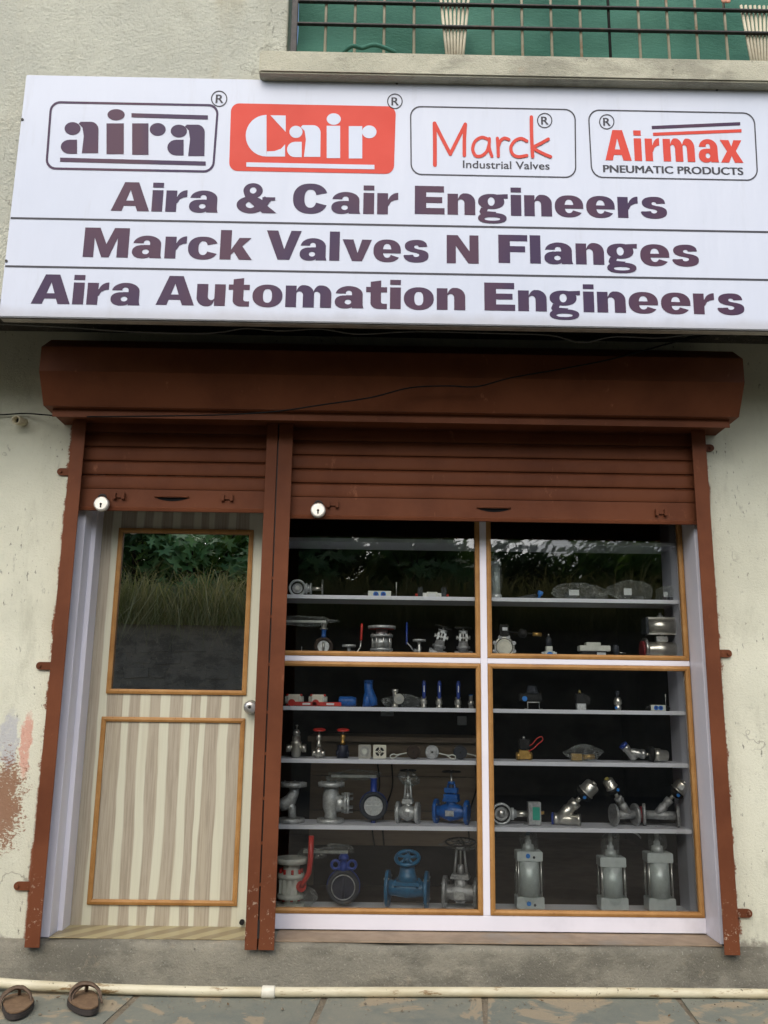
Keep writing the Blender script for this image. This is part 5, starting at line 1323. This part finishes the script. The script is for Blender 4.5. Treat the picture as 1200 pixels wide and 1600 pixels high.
# ---- shelf E, right bay
t = item('actuated_ring_valve', 'grey ring valve with side stem and a green-labelled actuator box', 'valve', 810, 'E')
B().ring((-26, -4, 16), (-26, 5, 16), 16, 13).build('ring_body', 'alu', t, .0006); B().ring((-26, -3, 16), (-26, 4, 16), 12.9, 10.6).build('seal_ring', 'black', t)
B().cyl((-26, 0, 16), (-26, 1.5, 16), 10.5, seg=22).build('disc', 'cast', t); B().ball((-26, -1, 16), 6, 1, .6, 1).build('disc_hub', 'steel', t)
B().box(-41.5, -37, -3, 4, 9, 23).build('lug', 'alu', t, .001)
B().lathe((-11, 0, 16), (-3, 0, 16), [(0, 9), (.5, 9), (.52, 6), (1, 6)], 16).build('neck_flange', 'alu', t); B().cyl((-3, 0, 16), (15, 0, 16), 4.6, seg=14).build('stem', 'nickel', t)
B().box(15, 34, -8, 8, 1, 34).build('actuator_box', 'cast', t, .001); B().box(21, 32, -8.4, -8.05, 8, 27).build('label_panel', 'greenlabel', t); B().cyl((34, 0, 18), (40, 0, 18), 2.6, seg=10).build('fitting', 'brass', t)
t = item('angle_seat_valve', 'nickel threaded angle seat valve with blue end cap, leaning right', 'valve', 887, 'E', rz=-.3)
angle_seat(t, 1, 40, False, 8.6, -12, 0, 76, 12, ('nickel', 'nickel')); B().cyl((-23.5, 0, 9.1), (-20.2, 0, 9.1), 9, seg=20).build('end_cap', 'deep_blue', t)
t = item('angle_seat_valve', 'flanged angle seat valve leaning left with a yellowish tip', 'valve', 977, 'E', rz=.18)
angle_seat(t, -1, 39, True, 6.5, 6, 0, 62, 8.6, ('cast', 'nickel'), 'yellow', 32, flange_R=16.5)
t = item('angle_seat_valve', 'flanged angle seat valve leaning right with a red flange cap', 'valve', 1034, 'E', rz=-.26)
angle_seat(t, 1, 54, True, 6.5, -7, 0, 66, 11, ('cast', 'nickel'), None, 42, labelled=True, flange_R=16.5)
B().cyl((-30.8, 0, 16.5), (-27.2, 0, 16.5), 12, seg=24).build('flange_cap', 'maroon', t)

# ---- shelf F, left bay
t = item('plastic_flanged_valve', 'big white plastic flanged ball valve with a tall red lever', 'valve', 453, 'F')
B().lathe((0, 0, 4), (0, 0, 66), [(0, 11), (.12, 11), (.14, 20), (.22, 20), (.24, 17), (.58, 17), (.6, 20), (.70, 20), (.72, 12), (1, 13)], 26).build('body', 'pvc', t)
B().cyl((0, 0, 62), (0, 0, 70), 23, seg=34).build('top_flange', 'pvc', t); B().cyl((0, 0, 0), (0, 0, 5), 22, seg=34).build('bottom_flange', 'pvc', t)
bolts(t, around((0, 0, 13), 16, 8, 'z', .2), (0, 0, 1), 2.2, 6, 'red'); bolts(t, around((0, 0, 50), 16, 8, 'z', .2), (0, 0, 1), 2.2, 8, 'red')
mb = B()
for a in (-2.6, -2.1, -1.57, -1.0, -.5): mb.cbox(17 * math.cos(a), 17 * math.sin(a), 30, 4, 4, 20)
mb.build('clamp_bar', 'pvc', t, .0006)
B().cyl((17, -12, 32), (17, -19, 32), 7.5, seg=18).build('lever_hub', 'red', t)
B().tube([(17, -18, 32), (22, -19, 41), (28, -20, 52), (30, -20, 70), (30, -20, 104)], [4.2, 3.6, 4.0, 4.2, 4.2], 8).build('lever', 'red', t)
bag(t, (22, -2, 14), 16, 12, 16, 61)
t = item('butterfly_valve', 'large deep blue butterfly valve with a shoulder loop neck and wrapped lever', 'valve', 535.5, 'F')
B().ring((0, -5, 29), (0, 5, 29), 24.5, 18.4).build('ring_body', 'slate', t, .001); B().ring((0, 5.1, 29), (0, 8, 29), 25.5, 18).build('ring_back', 'deep_blue', t)
B().ring((0, -5.3, 29), (0, -4.5, 29), 18.3, 16.6).build('seat_liner', 'cast', t); B().cyl((0, 0, 29), (0, 2, 29), 18.2, seg=28).build('disc', 'navy', t); B().cyl((0, -1.6, 12), (0, -1.6, 46), 2.2, seg=10).build('disc_shaft', 'navy', t)
for s in (-1, 1): B().torus((s * 12.5, 2, 60), 6, 2.2, (0, 1, 0), 20, 8).build('shoulder_loop', 'deep_blue', t)
B().lathe((0, 2, 52), (0, 2, 76), [(0, 8), (.3, 6), (.6, 5), (.65, 8), (.8, 8), (1, 5)], 14).build('neck', 'deep_blue', t); B().box(-8, 8, -1.5, 5.5, 50, 57).build('shoulder', 'deep_blue', t, .001)
B().box(-62, 6, 0, 5, 76.2, 80).build('lever', 'steel', t, .001); bag(t, (-10, 2, 82), 22, 9, 8, 71, amp=.3, flat=False); bag(t, (-48, 2, 76), 20, 9, 7, 72, amp=.3, flat=False)
t = item('diaphragm_valve', 'teal blue flanged diaphragm valve with a tilted solid handwheel', 'valve', 636, 'F', rz=-.16)
B().lathe((-29, 0, 28), (29, 0, 28), [(0, 12), (.14, 11), (.3, 12.5), (.5, 13.5), (.7, 12.5), (.86, 11), (1, 12)], 24).build('body', 'teal', t)
for s in (-1, 1):
    f = B().lathe((s * 32, 0, 27), (s * 27, 0, 27), [(0, 26), (.9, 26.5), (1, 26)], 34).build('flange', 'teal', t); bolts(t, around((s * 29.5, 0, 27), 22, 4, 'x', .78), (1, 0, 0), 1.8, 8, 'cast', f)
B().box(-20, 20, -15, 15, 33, 39).build('bonnet_flange', 'teal', t, .002); B().lathe((0, 0, 39), (0, 0, 60), [(0, 17), (.4, 13), (.6, 12), (1, 11)], 22).build('bonnet', 'teal', t)
bolts(t, [(sx * 16.5, sy * 12, 36) for sx in (-1, 1) for sy in (-1, 1)], (0, 0, 1), 2, 10, 'teal')
m_ = Matrix.Translation((0, 0, 71 * U)) @ Matrix.Rotation(math.radians(26), 4, 'X')
mb = MB(U, m_); mb.torus((0, 0, 0), 17.5, 3, (0, 0, 1), 30, 8)
for i in range(5):
    w = i * 2 * math.pi / 5 + .3; mb.cyl((0, 0, 1), (16 * math.cos(w), 16 * math.sin(w), 0), 2.2, seg=8)
mb.cyl((0, 0, -10), (0, 0, 3), 5.5, seg=14); mb.build('handwheel', 'teal', t)
t = item('gate_valve', 'grey cast flanged gate valve with a black handwheel, beside the mullion', 'valve', 720, 'F', rz=-.22)
flanged_valve(t, 54, 23, 'cast', 42, 95, 24, 'black', 26, None, False, 8, 6)
B().box(-7, 7, -8, 8, 9, 46).build('gate_housing', 'cast', t, .002); bag(t, (0, 0, 92), 26, 16, 7, 81, amp=.25, flat=False)
# ---- shelf F, right bay
def air_cylinder(px, label, h, seed, dots, w=41):
    t = item('air_cylinder', label, 'cylinder', px, 'F', 'wrapped air cylinders on the bottom shelf')
    a = w / 2
    B().box(-a + 3, -a + 6, -6, 6, 0, 3).box(a - 6, a - 3, -6, 6, 0, 3).build('foot', 'alu', t)
    B().box(-a, a, -14, 14, 3, 20).build('end_block', 'alu_pale', t, .003); B().box(-a + 1, a - 1, -14, 14, h - 14, h).build('head_block', 'alu_pale', t, .003)
    B().cyl((0, 0, 20), (0, 0, h - 14), a * .78, seg=26).build('barrel', 'alu_pale', t)
    for sx in (-1, 1):
        for sy in (-1, 1): B().cyl((sx * (a - 3.4), sy * 10.5, 20), (sx * (a - 3.4), sy * 10.5, h - 14), 1.5, seg=8).build('tie_rod', 'steel', t)
    B().lathe((0, 0, h), (0, 0, h + 22), [(0, 9), (.4, 8), (.42, 5), (.7, 5), (.72, 3), (1, 3)], 16).build('rod_gland', 'alu', t)
    B().lathe((0, 0, h + 22), (0, 0, h + 36), [(0, 3.4), (.5, 3.4), (1, 2.2)], 10).build('rod_tip', 'teal' if dots else 'cast', t)
    if dots:
        for z in (11, h - 6): B().cyl((-3, -14.7, z), (-3, -14.05, z), 3.4, seg=16).build('port_plug', 'cap_blue', t); B().cyl((6, -14.6, z - 2), (6, -14.05, z - 2), 2, seg=12).build('vent', 'slate', t)
        B().box(1, 3, -14.4 + 0, -14.1, h - 34, h - 15).build('tag_string', 'red', t) if False else None
    v_, f_ = crumple((0, 0, h * .48), a * 1.16, 17.5, h * .56, seed, .05, 26, 22)
    B().add(v_, f_).build('film', 'wrap_thin', t)
    bag(t, (0, 0, h + 14), 13, 12, 22, seed + 1, 'wrap_neck', .25, False)
t = item('paper_scrap', 'small curled white paper scrap hanging under the shelf between two cylinders', 'paper', 1000, 'F')
t.location.z = SHELF['E'] - .0182
B().tube([(0, 0, 0), (.3, -.3, -5)], .25, 6).build('thread', 'pvc', t)
B().add([(-5, 0, -4), (-2, -2, -5), (2, -3, -8), (6, -2, -12), (7, -1, -9.5), (3, -2, -5), (-1, -1, -2.6), (-5, 1, -2)], [(0, 1, 6, 7), (1, 2, 5, 6), (2, 3, 4, 5)], True).build('curl', 'paper', t)
air_cylinder(827.5, 'wrapped grey air cylinder with blue port plugs, left of the three', 84, 91, True)
air_cylinder(958, 'wrapped grey air cylinder, shortest and middle of the three', 77, 93, False)
air_cylinder(1032, 'wrapped grey air cylinder at the right end of the bottom shelf', 84, 95, False)

# ------------------------------------------------------------------ cables, pipes
def cable(name, label, pts, r, mat):
    o = MB().tube([tuple(v) for v in cat_rom(pts, 6)], r, 6).build(name, mat)
    tag(o, label, 'cable'); return o
def wp(px, py, Y): return tuple(W(px, py, Y))
cable('overhead_cable', 'thin black cable sagging diagonally across the brown shutter hood', [wp(-40, 645, -.02), wp(0, 648, -.02), wp(40, 646, -.03), wp(95, 650, -.14), wp(150, 651, -.26), wp(250, 650, -.34), wp(350, 648, -.37), wp(430, 643, -.385), wp(500, 633, -.385), wp(580, 621, -.39), wp(640, 606, -.39), wp(700, 603, -.39), wp(745, 604, -.39), wp(800, 590, -.39), wp(880, 576, -.39), wp(960, 560, -.39), wp(1060, 533, -.40), wp(1120, 521, -.42), wp(1160, 522, -.42), wp(1260, 533, -.42)], .0032, 'cable')
cable('overhead_cable', 'grey cable running just under the full length of the signboard', [wp(-40, 505, -.5), wp(20, 507, -.5), wp(110, 512, -.5), wp(200, 518, -.5), wp(300, 521, -.5), wp(345, 519, -.5), wp(385, 513, -.5), wp(440, 517, -.5), wp(500, 514, -.5), wp(560, 522, -.5), wp(650, 518, -.5), wp(780, 521, -.5), wp(860, 524, -.5), wp(910, 535, -.5), wp(960, 526, -.5), wp(1030, 528, -.5), wp(1100, 522, -.5), wp(1260, 524, -.5)], .0030, 'cablegrey')
cable('overhead_cable', 'short black cable crossing the wall at the right of the hood', [wp(1050, 534, -.44), wp(1120, 518, -.44), wp(1165, 524, -.44), wp(1210, 521, -.44), wp(1260, 524, -.44)], .0032, 'cable')

M['oldpvc'] = None
n = NT('dirty_cream_pipe')
c = n.mix(n.ss(n.noise(5, 5, .6, stretch=(1, 3, 3)), .35, .65), (0.62, 0.58, 0.42), (0.50, 0.45, 0.30))
c = n.mix(n.ss(n.noise(14, 6, .75, stretch=(.6, 2, 2)), .57, .66), c, (0.22, 0.14, 0.06))
c = n.mix(n.ss(n.noise(40, 4, .7), .64, .70), c, (0.09, 0.07, 0.045))
M['oldpvc'] = n.fin(c, .45, 0, .4)
pp = thing('floor_pipe', 'dirty cream plastic pipe lying along the foot of the step', 'pipe', (0, -.12, .0))
pr = .0185
def gp(px, py, z): return tuple(G(px, py, z))
pts = [gp(-160, 1522, .045), gp(0, 1536, .034), gp(120, 1543, .026), gp(250, 1547.5, .020), gp(420, 1550, .0195), gp(700, 1550, .0195), gp(1000, 1551, .0195), gp(1200, 1553, .0195), gp(1400, 1556, .0195)]
mb = LB(pp); mb.tube([tuple(v) for v in cat_rom(pts, 5)], pr, 16).build('pipe_run', 'oldpvc', pp)
c0, c1 = Vector(gp(409, 1550, .0195)), Vector(gp(430, 1550.2, .0195))
LB(pp).lathe(c0, c1, [(0, pr + .002), (.08, pr + .005), (.92, pr + .005), (1, pr + .002)], 20).build('coupling', 'cream', pp)
q = W(36, 660, 0.0)
stub = thing('pipe_stub', 'small cream pipe stub poking from the wall left of the shutter', 'pipe', (q.x, 0, q.z))
a = Vector((q.x + .004, .02, q.z + .004)); b = Vector((q.x - .004, -.075, q.z - .012))
LB(stub).ring(a, b, .021, .015, 20).build('tube', 'oldpvc', stub); LB(stub).cyl(a * .4 + b * .6, a * .35 + b * .65, .0148, seg=16).build('dark_hole', 'black', stub)  # black disc paints the shade inside the open pipe end
n = NT('mortar_patch'); M['mortar'] = n.fin((0.40, 0.38, 0.29), .9)

# ------------------------------------------------------------------ sandals
n = NT('sandal_leather'); M['leather'] = n.fin(n.mix(n.ss(n.noise(60, 5, .7), .4, .65), (0.095, 0.062, 0.040), (0.135, 0.090, 0.058)), .6, 0, .35)
n = NT('sandal_footbed'); M['footbed'] = n.fin(n.mix(n.ss(n.noise(45, 5, .7), .4, .65), (0.15, 0.095, 0.055), (0.20, 0.13, 0.075)), .7, 0, .25)
n = NT('sandal_sole'); M['sole'] = n.fin((0.035, 0.028, 0.024), .75)
def sandal(label, heel, toe, flip, cross):
    h = Vector((heel.x, heel.y, 0)); d = Vector((toe.x - heel.x, toe.y - heel.y, 0)); L = .245; rz = math.atan2(d.y, d.x) - math.pi / 2
    t = thing('sandal', label, 'sandal', (h.x, h.y, .004), 'pair of brown sandals', rz)
    def outline(k=1.0, dz=0):
        o = []
        for i in range(40):
            w = 2 * math.pi * i / 40; y = L / 2 - L / 2 * math.cos(w); f = y / L
            hw = (.037 + .016 * math.sin(min(1, f * 1.25) * math.pi * .62) ** 2) * (math.sqrt(max(0, 1 - (2 * f - 1) ** 6))) * k
            x = 1.08 * math.copysign(1, math.sin(w)) * hw * min(1, abs(math.sin(w)) ** .25) + flip * .010 * math.sin(f * math.pi)
            o.append((x, y * k + L * (1 - k) / 2))
        return o
    def slab(name, k, z0, z1, mat, bev):
        o = outline(k); n_ = len(o); vs = [(x, y, z0) for x, y in o] + [(x, y, z1) for x, y in o]
        return MB().add(vs, [tuple(range(n_))[::-1], tuple(range(n_, 2 * n_))] + [(i, (i + 1) % n_, (i + 1) % n_ + n_, i + n_) for i in range(n_)]).build(name, mat, t, bev)
    slab('sole', 1.0, 0, .020, 'sole', .003); slab('footbed', .95, .0202, .026, 'footbed', .002)
    def strap(pts, w=.0105, th=.003):
        C = cat_rom([(x * 1.05, y, z * .95) for x, y, z in pts], 6); vs = []; fs = []
        for i, p in enumerate(C):
            tt = (C[min(i + 1, len(C) - 1)] - C[max(i - 1, 0)]).normalized(); s = Vector((0, 1, .3)).normalized(); nn = tt.cross(s).normalized()
            for a, b in ((-w, -th), (w, -th), (w, th), (-w, th)): vs.append(p + s * a + nn * b)
        for i in range(len(C) - 1):
            for k in range(4): fs.append((i * 4 + k, (i + 1) * 4 + k, (i + 1) * 4 + (k + 1) % 4, i * 4 + (k + 1) % 4))
        fs += [(0, 1, 2, 3), tuple(range((len(C) - 1) * 4, len(C) * 4))]
        MB().add(vs, fs, True).build('strap', 'leather', t)
    strap([(-.050, L * .52, .012), (-.044, L * .60, .045), (-.01, L * .74, .062), (.012, L * .84, .050), (.010, L * .90, .026)])
    strap([(.052, L * .50, .012), (.047, L * .58, .045), (.022, L * .72, .063), (.010, L * .82, .053), (.008, L * .90, .026)])
    strap([(-.052, L * .62, .012), (-.045, L * .68, .046), (0, L * .76, .064), (.045, L * .68, .046), (.052, L * .60, .012)], .009)
    if cross: strap([(-.054, L * .46, .014), (-.055, L * .58, .050), (-.02, L * .70, .070), (.03, L * .64, .062), (.052, L * .44, .014)], .010)
    return t
sandal('brown leather sandal cut by the left edge of the picture', G(22, 1597), G(25, 1552), 1, False)
sandal('brown crossed-strap leather sandal leaning by the pipe', G(142, 1590), G(122, 1548), -1, True)

# ------------------------------------------------------------------ room behind the shelves
n = NT('brown_wood_laminate'); g = n.noise(2, 6, .65, stretch=(1.2, 1, 12))
M['deskwood'] = n.fin(n.ramp(g, [(.3, (0.13, 0.09, 0.055)), (.55, (0.21, 0.155, 0.10)), (.75, (0.16, 0.115, 0.07))]), .5)
YK = 1.15
dk = thing('counter', 'brown wood-grain counter standing behind the lower left shelves', 'counter', (X(620, 1250, YK), YK, ZS))
xk0, xk1 = X(484, 1250, YK), X(752, 1250, YK); zk0, zk1 = Z(620, 1322, YK), Z(620, 1160, YK)
for i in range(3):
    z0 = zk0 + (zk1 - zk0) * i / 3; LB(dk).box(xk0, xk1, YK, YK + .02, z0 + .002, z0 + (zk1 - zk0) / 3 - .002).build('front_board', 'deskwood', dk, .001)
LB(dk).box(xk0 - .02, xk1 + .02, YK - .03, YK + .55, zk1, zk1 + .03).build('counter_top', 'deskwood', dk, .003)
for x in (xk0, xk1 - .03): LB(dk).box(x, x + .03, YK + .021, YK + .5, ZS + .002, zk1 - .001).build('side_panel', 'deskwood', dk)
LB(dk).box(xk0 + .031, xk1 - .031, YK + .03, YK + .05, ZS + .002, zk0).build('plinth', 'black', dk)
for i, (p0, p1, lab) in enumerate((((590, 1192), (585, 1322), 'thin black wire hanging down the counter front, left'), ((612, 1192), (600, 1322), 'looped black wire hanging down the middle of the counter front'), ((742, 1190), (735, 1325), 'thin black wire hanging by the right end of the counter'))):
    a, b = W(*p0, YK - .02), W(*p1, YK - .02)
    cable('loose_wire', lab, [tuple(a), tuple(a * .7 + b * .3 + Vector((.015, -.01, 0))), tuple(a * .35 + b * .65 + Vector((-.02, 0, 0))), tuple(b)], .004, 'cable')
for px, py, w, h, lab in ((605, 1115, .05, .018, 'small pale socket strip on the dark back wall'), (722, 1126, .036, .034, 'small square switch plate on the dark back wall')):
    q = W(px, py, yi1 - .012); o = MB().box(q.x - w, q.x + w, yi1 - .014, yi1 - .0005, q.z - h, q.z + h).build('switch_plate', 'paper', None, .003); tag(o, lab, 'switch')

# ------------------------------------------------------------------ the bank across the yard (seen in the glass)
YBK = -8.2
M['rubble'] = concrete('dark_rubble_stone', (0.17, 0.145, 0.11), (0.21, 0.175, 0.13))
bk = []; bf = []
ys = [YBK + .05, -9.5, -12, -18, -30, -60]; zs_ = [2.25, 2.5, 2.9, 3.2, 3.6, 5.0]
for i in range(41):
    for j in range(6): bk.append((-30 + 1.5 * i, ys[j], zs_[j] + random.uniform(-.12, .12) * (j > 0)))
for i in range(40):
    for j in range(5): bf.append((i * 6 + j, i * 6 + j + 1, (i + 1) * 6 + j + 1, (i + 1) * 6 + j))
raw_mesh('hillside', bk, bf, 'soil', None, True)['kind'] = 'structure'
rw = MB().box(-30, 30, YBK - .35, YBK + .005, -.03, 2.28).build('retaining_wall', 'rubble')
tag(rw, 'dark rubble stone retaining wall below the grassy bank', 'wall')
rr = random.Random(5); z = 0.0
while z < 2.25:
    h = rr.uniform(.13, .26); x = -4.6 + rr.uniform(0, .3)
    while x < 2.4:
        w = rr.uniform(.20, .55); d = rr.uniform(.006, .018); k = lambda: rr.uniform(-.045, .045)
        p = [(x + .012 + k(), z + .012 + k()), (x + w + k(), z + .01 + k()), (x + w - .01 + k(), z + h + k()), (x + k(), z + h - .012 + k())]
        vs = [(a, YBK - .06, b) for a, b in p] + [(a + (x + w / 2 - a) * .18, YBK + d, b + (z + h / 2 - b) * .18) for a, b in p]
        MB().add(vs, [(0, 1, 2, 3), (4, 7, 6, 5), (0, 4, 5, 1), (1, 5, 6, 2), (2, 6, 7, 3), (3, 7, 4, 0)]).build('stone', 'rubble', rw)
        x += w
    z += h
def foliage(name, a, b):
    n = NT(name); rnd = n.n('ShaderNodeNewGeometry').outputs['Random Per Island']
    c = n.mix(rnd, a, b); m_ = n.fin(c, .5, 0, .3)
    tl = n.n('ShaderNodeBsdfTranslucent'); n.t.links.new(c, tl.inputs[0]); mx = n.n('ShaderNodeMixShader'); mx.inputs[0].default_value = .45
    n.t.links.new(n.b.outputs[0], mx.inputs[1]); n.t.links.new(tl.outputs[0], mx.inputs[2]); n.t.links.new(mx.outputs[0], n.out.inputs[0])
    return m_
M['leafA'] = foliage('leaf_green', (0.07, 0.15, 0.03), (0.15, 0.25, 0.05)); M['leafB'] = foliage('dark_leaf_green', (0.025, 0.060, 0.018), (0.06, 0.11, 0.03))
M['leafC'] = foliage('pale_leaf_green', (0.14, 0.28, 0.10), (0.26, 0.42, 0.16)); M['grass'] = foliage('dry_grass', (0.15, 0.17, 0.045), (0.36, 0.32, 0.15))
M['bark'] = paint('bark', (0.06, 0.045, 0.032), .9, 0, .4, 20, .4, 60)
def blades(name, x0, x1, y0, y1, zf, n_, h0, h1, mat, seed):
    r = random.Random(seed); vs = []; fs = []
    for _ in range(n_):
        cx_ = math.floor(r.random() * 60) / 60; x = x0 + (x1 - x0) * cx_ + r.gauss(0, .16); y = y1 - abs(r.gauss(0, .55)); z = zf(y); h = (h0 + (h1 - h0) * r.random() ** 1.6) * (.6 + .8 * abs(math.sin(cx_ * 37))); a = r.uniform(0, 6.28); w = r.uniform(.003, .009); lean = r.uniform(.2, 1.3) * h
        dx, dy = math.cos(a) * lean, math.sin(a) * lean + .35 * h * r.random(); k = len(vs)
        vs += [(x - w, y, z), (x + w, y, z), (x + dx * .35 + w * .8, y + dy * .35, z + h * .6), (x + dx * .35 - w * .8, y + dy * .35, z + h * .6), (x + dx, y + dy, z + h * (.95 - .3 * lean / h) if r.random() < .72 else z - h * r.uniform(.1, .6))]
        fs += [(k, k + 1, k + 2, k + 3), (k + 3, k + 2, k + 4)]
    o = raw_mesh(name, vs, fs, mat); o['kind'] = 'stuff'; return o
tag(blades('grass', -7, 5, -9.6, YBK + .12, lambda y: 2.22 + (YBK - y) * .18, 15000, .18, .85, 'grass', 8), 'long half-dry grass hanging over the stone retaining wall', 'grass')
def star_leaf(c, r, rnd):
    """a lobed leaf of five points"""
    q = Vector((rnd.gauss(0, .6), rnd.uniform(.1, 1), rnd.uniform(.2, 1.2))).normalized(); a = q.orthogonal().normalized(); b = q.cross(a); c = Vector(c)
    vs = [c]; n_ = 10
    for i in range(n_ + 1):
        w = -2.4 + 4.8 * i / n_; rr_ = r * (1.0 if i % 2 else .45); vs.append(c + a * (rr_ * math.cos(w)) + b * (rr_ * math.sin(w)))
    return vs, [(0, i, i + 1) for i in range(1, n_ + 1)]
def plant(name, label, cat, base, height, spread, nleaf, lsize, mat, seed, lobed=False, group=None, trunk=True, clumps=14):
    r = random.Random(seed); t = thing(name, label, cat, base, group); vs = []; fs = []
    tips = []
    for k in range(clumps):
        f = r.uniform(.06, 1.0); a = r.uniform(0, 6.28); rad = spread * r.uniform(.2, 1) * (1 - .55 * abs(f - .6))
        tips.append(Vector((math.cos(a) * rad, math.sin(a) * rad * .8, height * f)))
    for i in range(nleaf):
        c = tips[r.randrange(clumps)]; g = Vector((r.gauss(0, 1), r.gauss(0, 1), r.gauss(0, .8))) * spread * .20
        p = c + g; p.z = max(p.z, .05)
        if lobed: v, f = star_leaf(p, lsize * r.uniform(.6, 1.2), r)
        else:
            q = Vector((r.gauss(0, 1), r.gauss(0, 1), r.gauss(.4, 1))).normalized(); a_ = q.orthogonal().normalized(); b_ = q.cross(a_); l = lsize * r.uniform(.6, 1.3)
            v = [p - a_ * l, p - b_ * l * .4 + q * l * .12, p + a_ * l, p + b_ * l * .4 + q * l * .12]; f = [(0, 1, 2), (0, 2, 3)]
        k0 = len(vs); vs += [tuple(w) for w in v]; fs += [tuple(k0 + j for j in q_) for q_ in f]
    raw_mesh('crown', vs, fs, mat, t)
    if trunk:
        mb = MB(); mb.tube([(0, 0, -.2), (.03 * spread, 0, height * .35), (-.04 * spread, .02, height * .7)], [height * .035, height * .025, height * .01], 8)
        for c in tips[:9]: mb.tube([(0, 0, height * .28), tuple(c * .55 + Vector((0, 0, height * .16))), tuple(c)], [height * .014, height * .009, height * .004], 6)
        mb.build('trunk', 'bark', t)
    return t
spec = [('broad pale-leaved shrub on the bank, left of the door reflection', -2.9, 1.6, .85), ('broad pale-leaved shrub at the middle of the bank', -1.2, 1.9, .9), ('broad pale-leaved shrub at the right of the bank', .6, 1.5, .8)]
for i, (lab, x, h, s) in enumerate(spec): plant('lobed_shrub', lab, 'shrub', (x, -9.4, 2.45), h, s, 520, .17, 'leafC', 30 + i, True, 'broad-leaved shrubs on the bank')
bx = [(-5.6, -10.4, 1.7, 1.3), (-4.0, -10.2, 1.75, 1.3), (-2.7, -10.5, 1.8, 1.3), (-1.0, -10.6, 1.6, 1.2), (.8, -10.4, .95, 1.1), (2.4, -10.6, .8, 1.1), (4.2, -10.4, 1.0, 1.2), (6.2, -10.6, 1.4, 1.3)]
ord_ = ['first', 'second', 'third', 'fourth', 'fifth', 'sixth', 'seventh', 'eighth']
for i, (x, y, h, s) in enumerate(bx): plant('bush', ord_[i] + ' dense green bush from the left along the bank', 'bush', (x, y, 2.6), h, s, 4200, .10, ['leafA', 'leafB'][i % 2], 50 + i, False, 'bushes on the bank', True, 22)
tx = [(-9, -15.5, 2.5, 2.2), (-5.6, -15, 2.4, 2.1), (-2.4, -15.5, 2.4, 2.1), (.7, -16, 2.1, 1.5), (3.6, -16, 1.9, 1.7), (6.4, -15.5, 1.9, 1.8), (9.4, -15, 2.4, 2.2)]
for i, (x, y, h, s) in enumerate(tx): plant('tree', ord_[i] + ' dark leafy tree from the left behind the bushes', 'tree', (x, y, 3.0), h, s, [3600, 3600, 3600, 650, 600, 900, 1500][i], .13, 'leafB', 70 + i, False, 'trees behind the bank', True, 24)

# ------------------------------------------------------------------ grit swept against the step and the pipe
def grit(seed, n_):
    r = random.Random(seed); vs = []; fs = []
    for _ in range(n_):
        px = r.uniform(-40, 1260); p = G(px, 1556 + abs(r.gauss(0, 14)) if r.random() < .75 else r.uniform(1556, 1610)); s = r.uniform(.0012, .0045) * (2 if r.random() < .04 else 1)
        k = len(vs); a = r.uniform(0, 3)
        for i in range(4): vs.append((p.x + s * math.cos(a + i * 1.57) * r.uniform(.7, 1.3), p.y + s * math.sin(a + i * 1.57) * r.uniform(.7, 1.3), .003))
        vs.append((p.x, p.y, .003 + s * r.uniform(.6, 1.2))); fs += [(k + i, k + (i + 1) % 4, k + 4) for i in range(4)]
    o = raw_mesh('grit', vs, fs, 'dirt'); o['kind'] = 'stuff'; tag(o, 'loose grit and crumbs lying along the foot of the step', 'grit')
grit(4, 380)
n = NT('dry_leaf'); M['dryleaf'] = n.fin((0.13, 0.075, 0.03), .8)
for px, py, a, lab in ((91, 1561, .4, 'small dark dry leaf between the two sandals'), (356, 1572, 1.9, 'curled dry leaf on the slab left of the pipe coupling'), (846, 1566, 2.6, 'small dry leaf below the middle of the display window'), (1046, 1590, .9, 'dry leaf on the slab near the right end')):
    p = G(px, py); mb = MB(1.0, Matrix.Translation((p.x, p.y, .006)) @ Matrix.Rotation(a, 4, 'Z'))
    mb.add([(-.011, 0, 0), (-.003, -.005, .002), (.011, 0, .004), (-.003, .005, .002), (0, 0, -.001)], [(0, 1, 4), (1, 2, 4), (2, 3, 4), (3, 0, 4)]); o = mb.build('dry_leaf', 'dryleaf'); tag(o, lab, 'leaf', 'dry leaves on the paving')
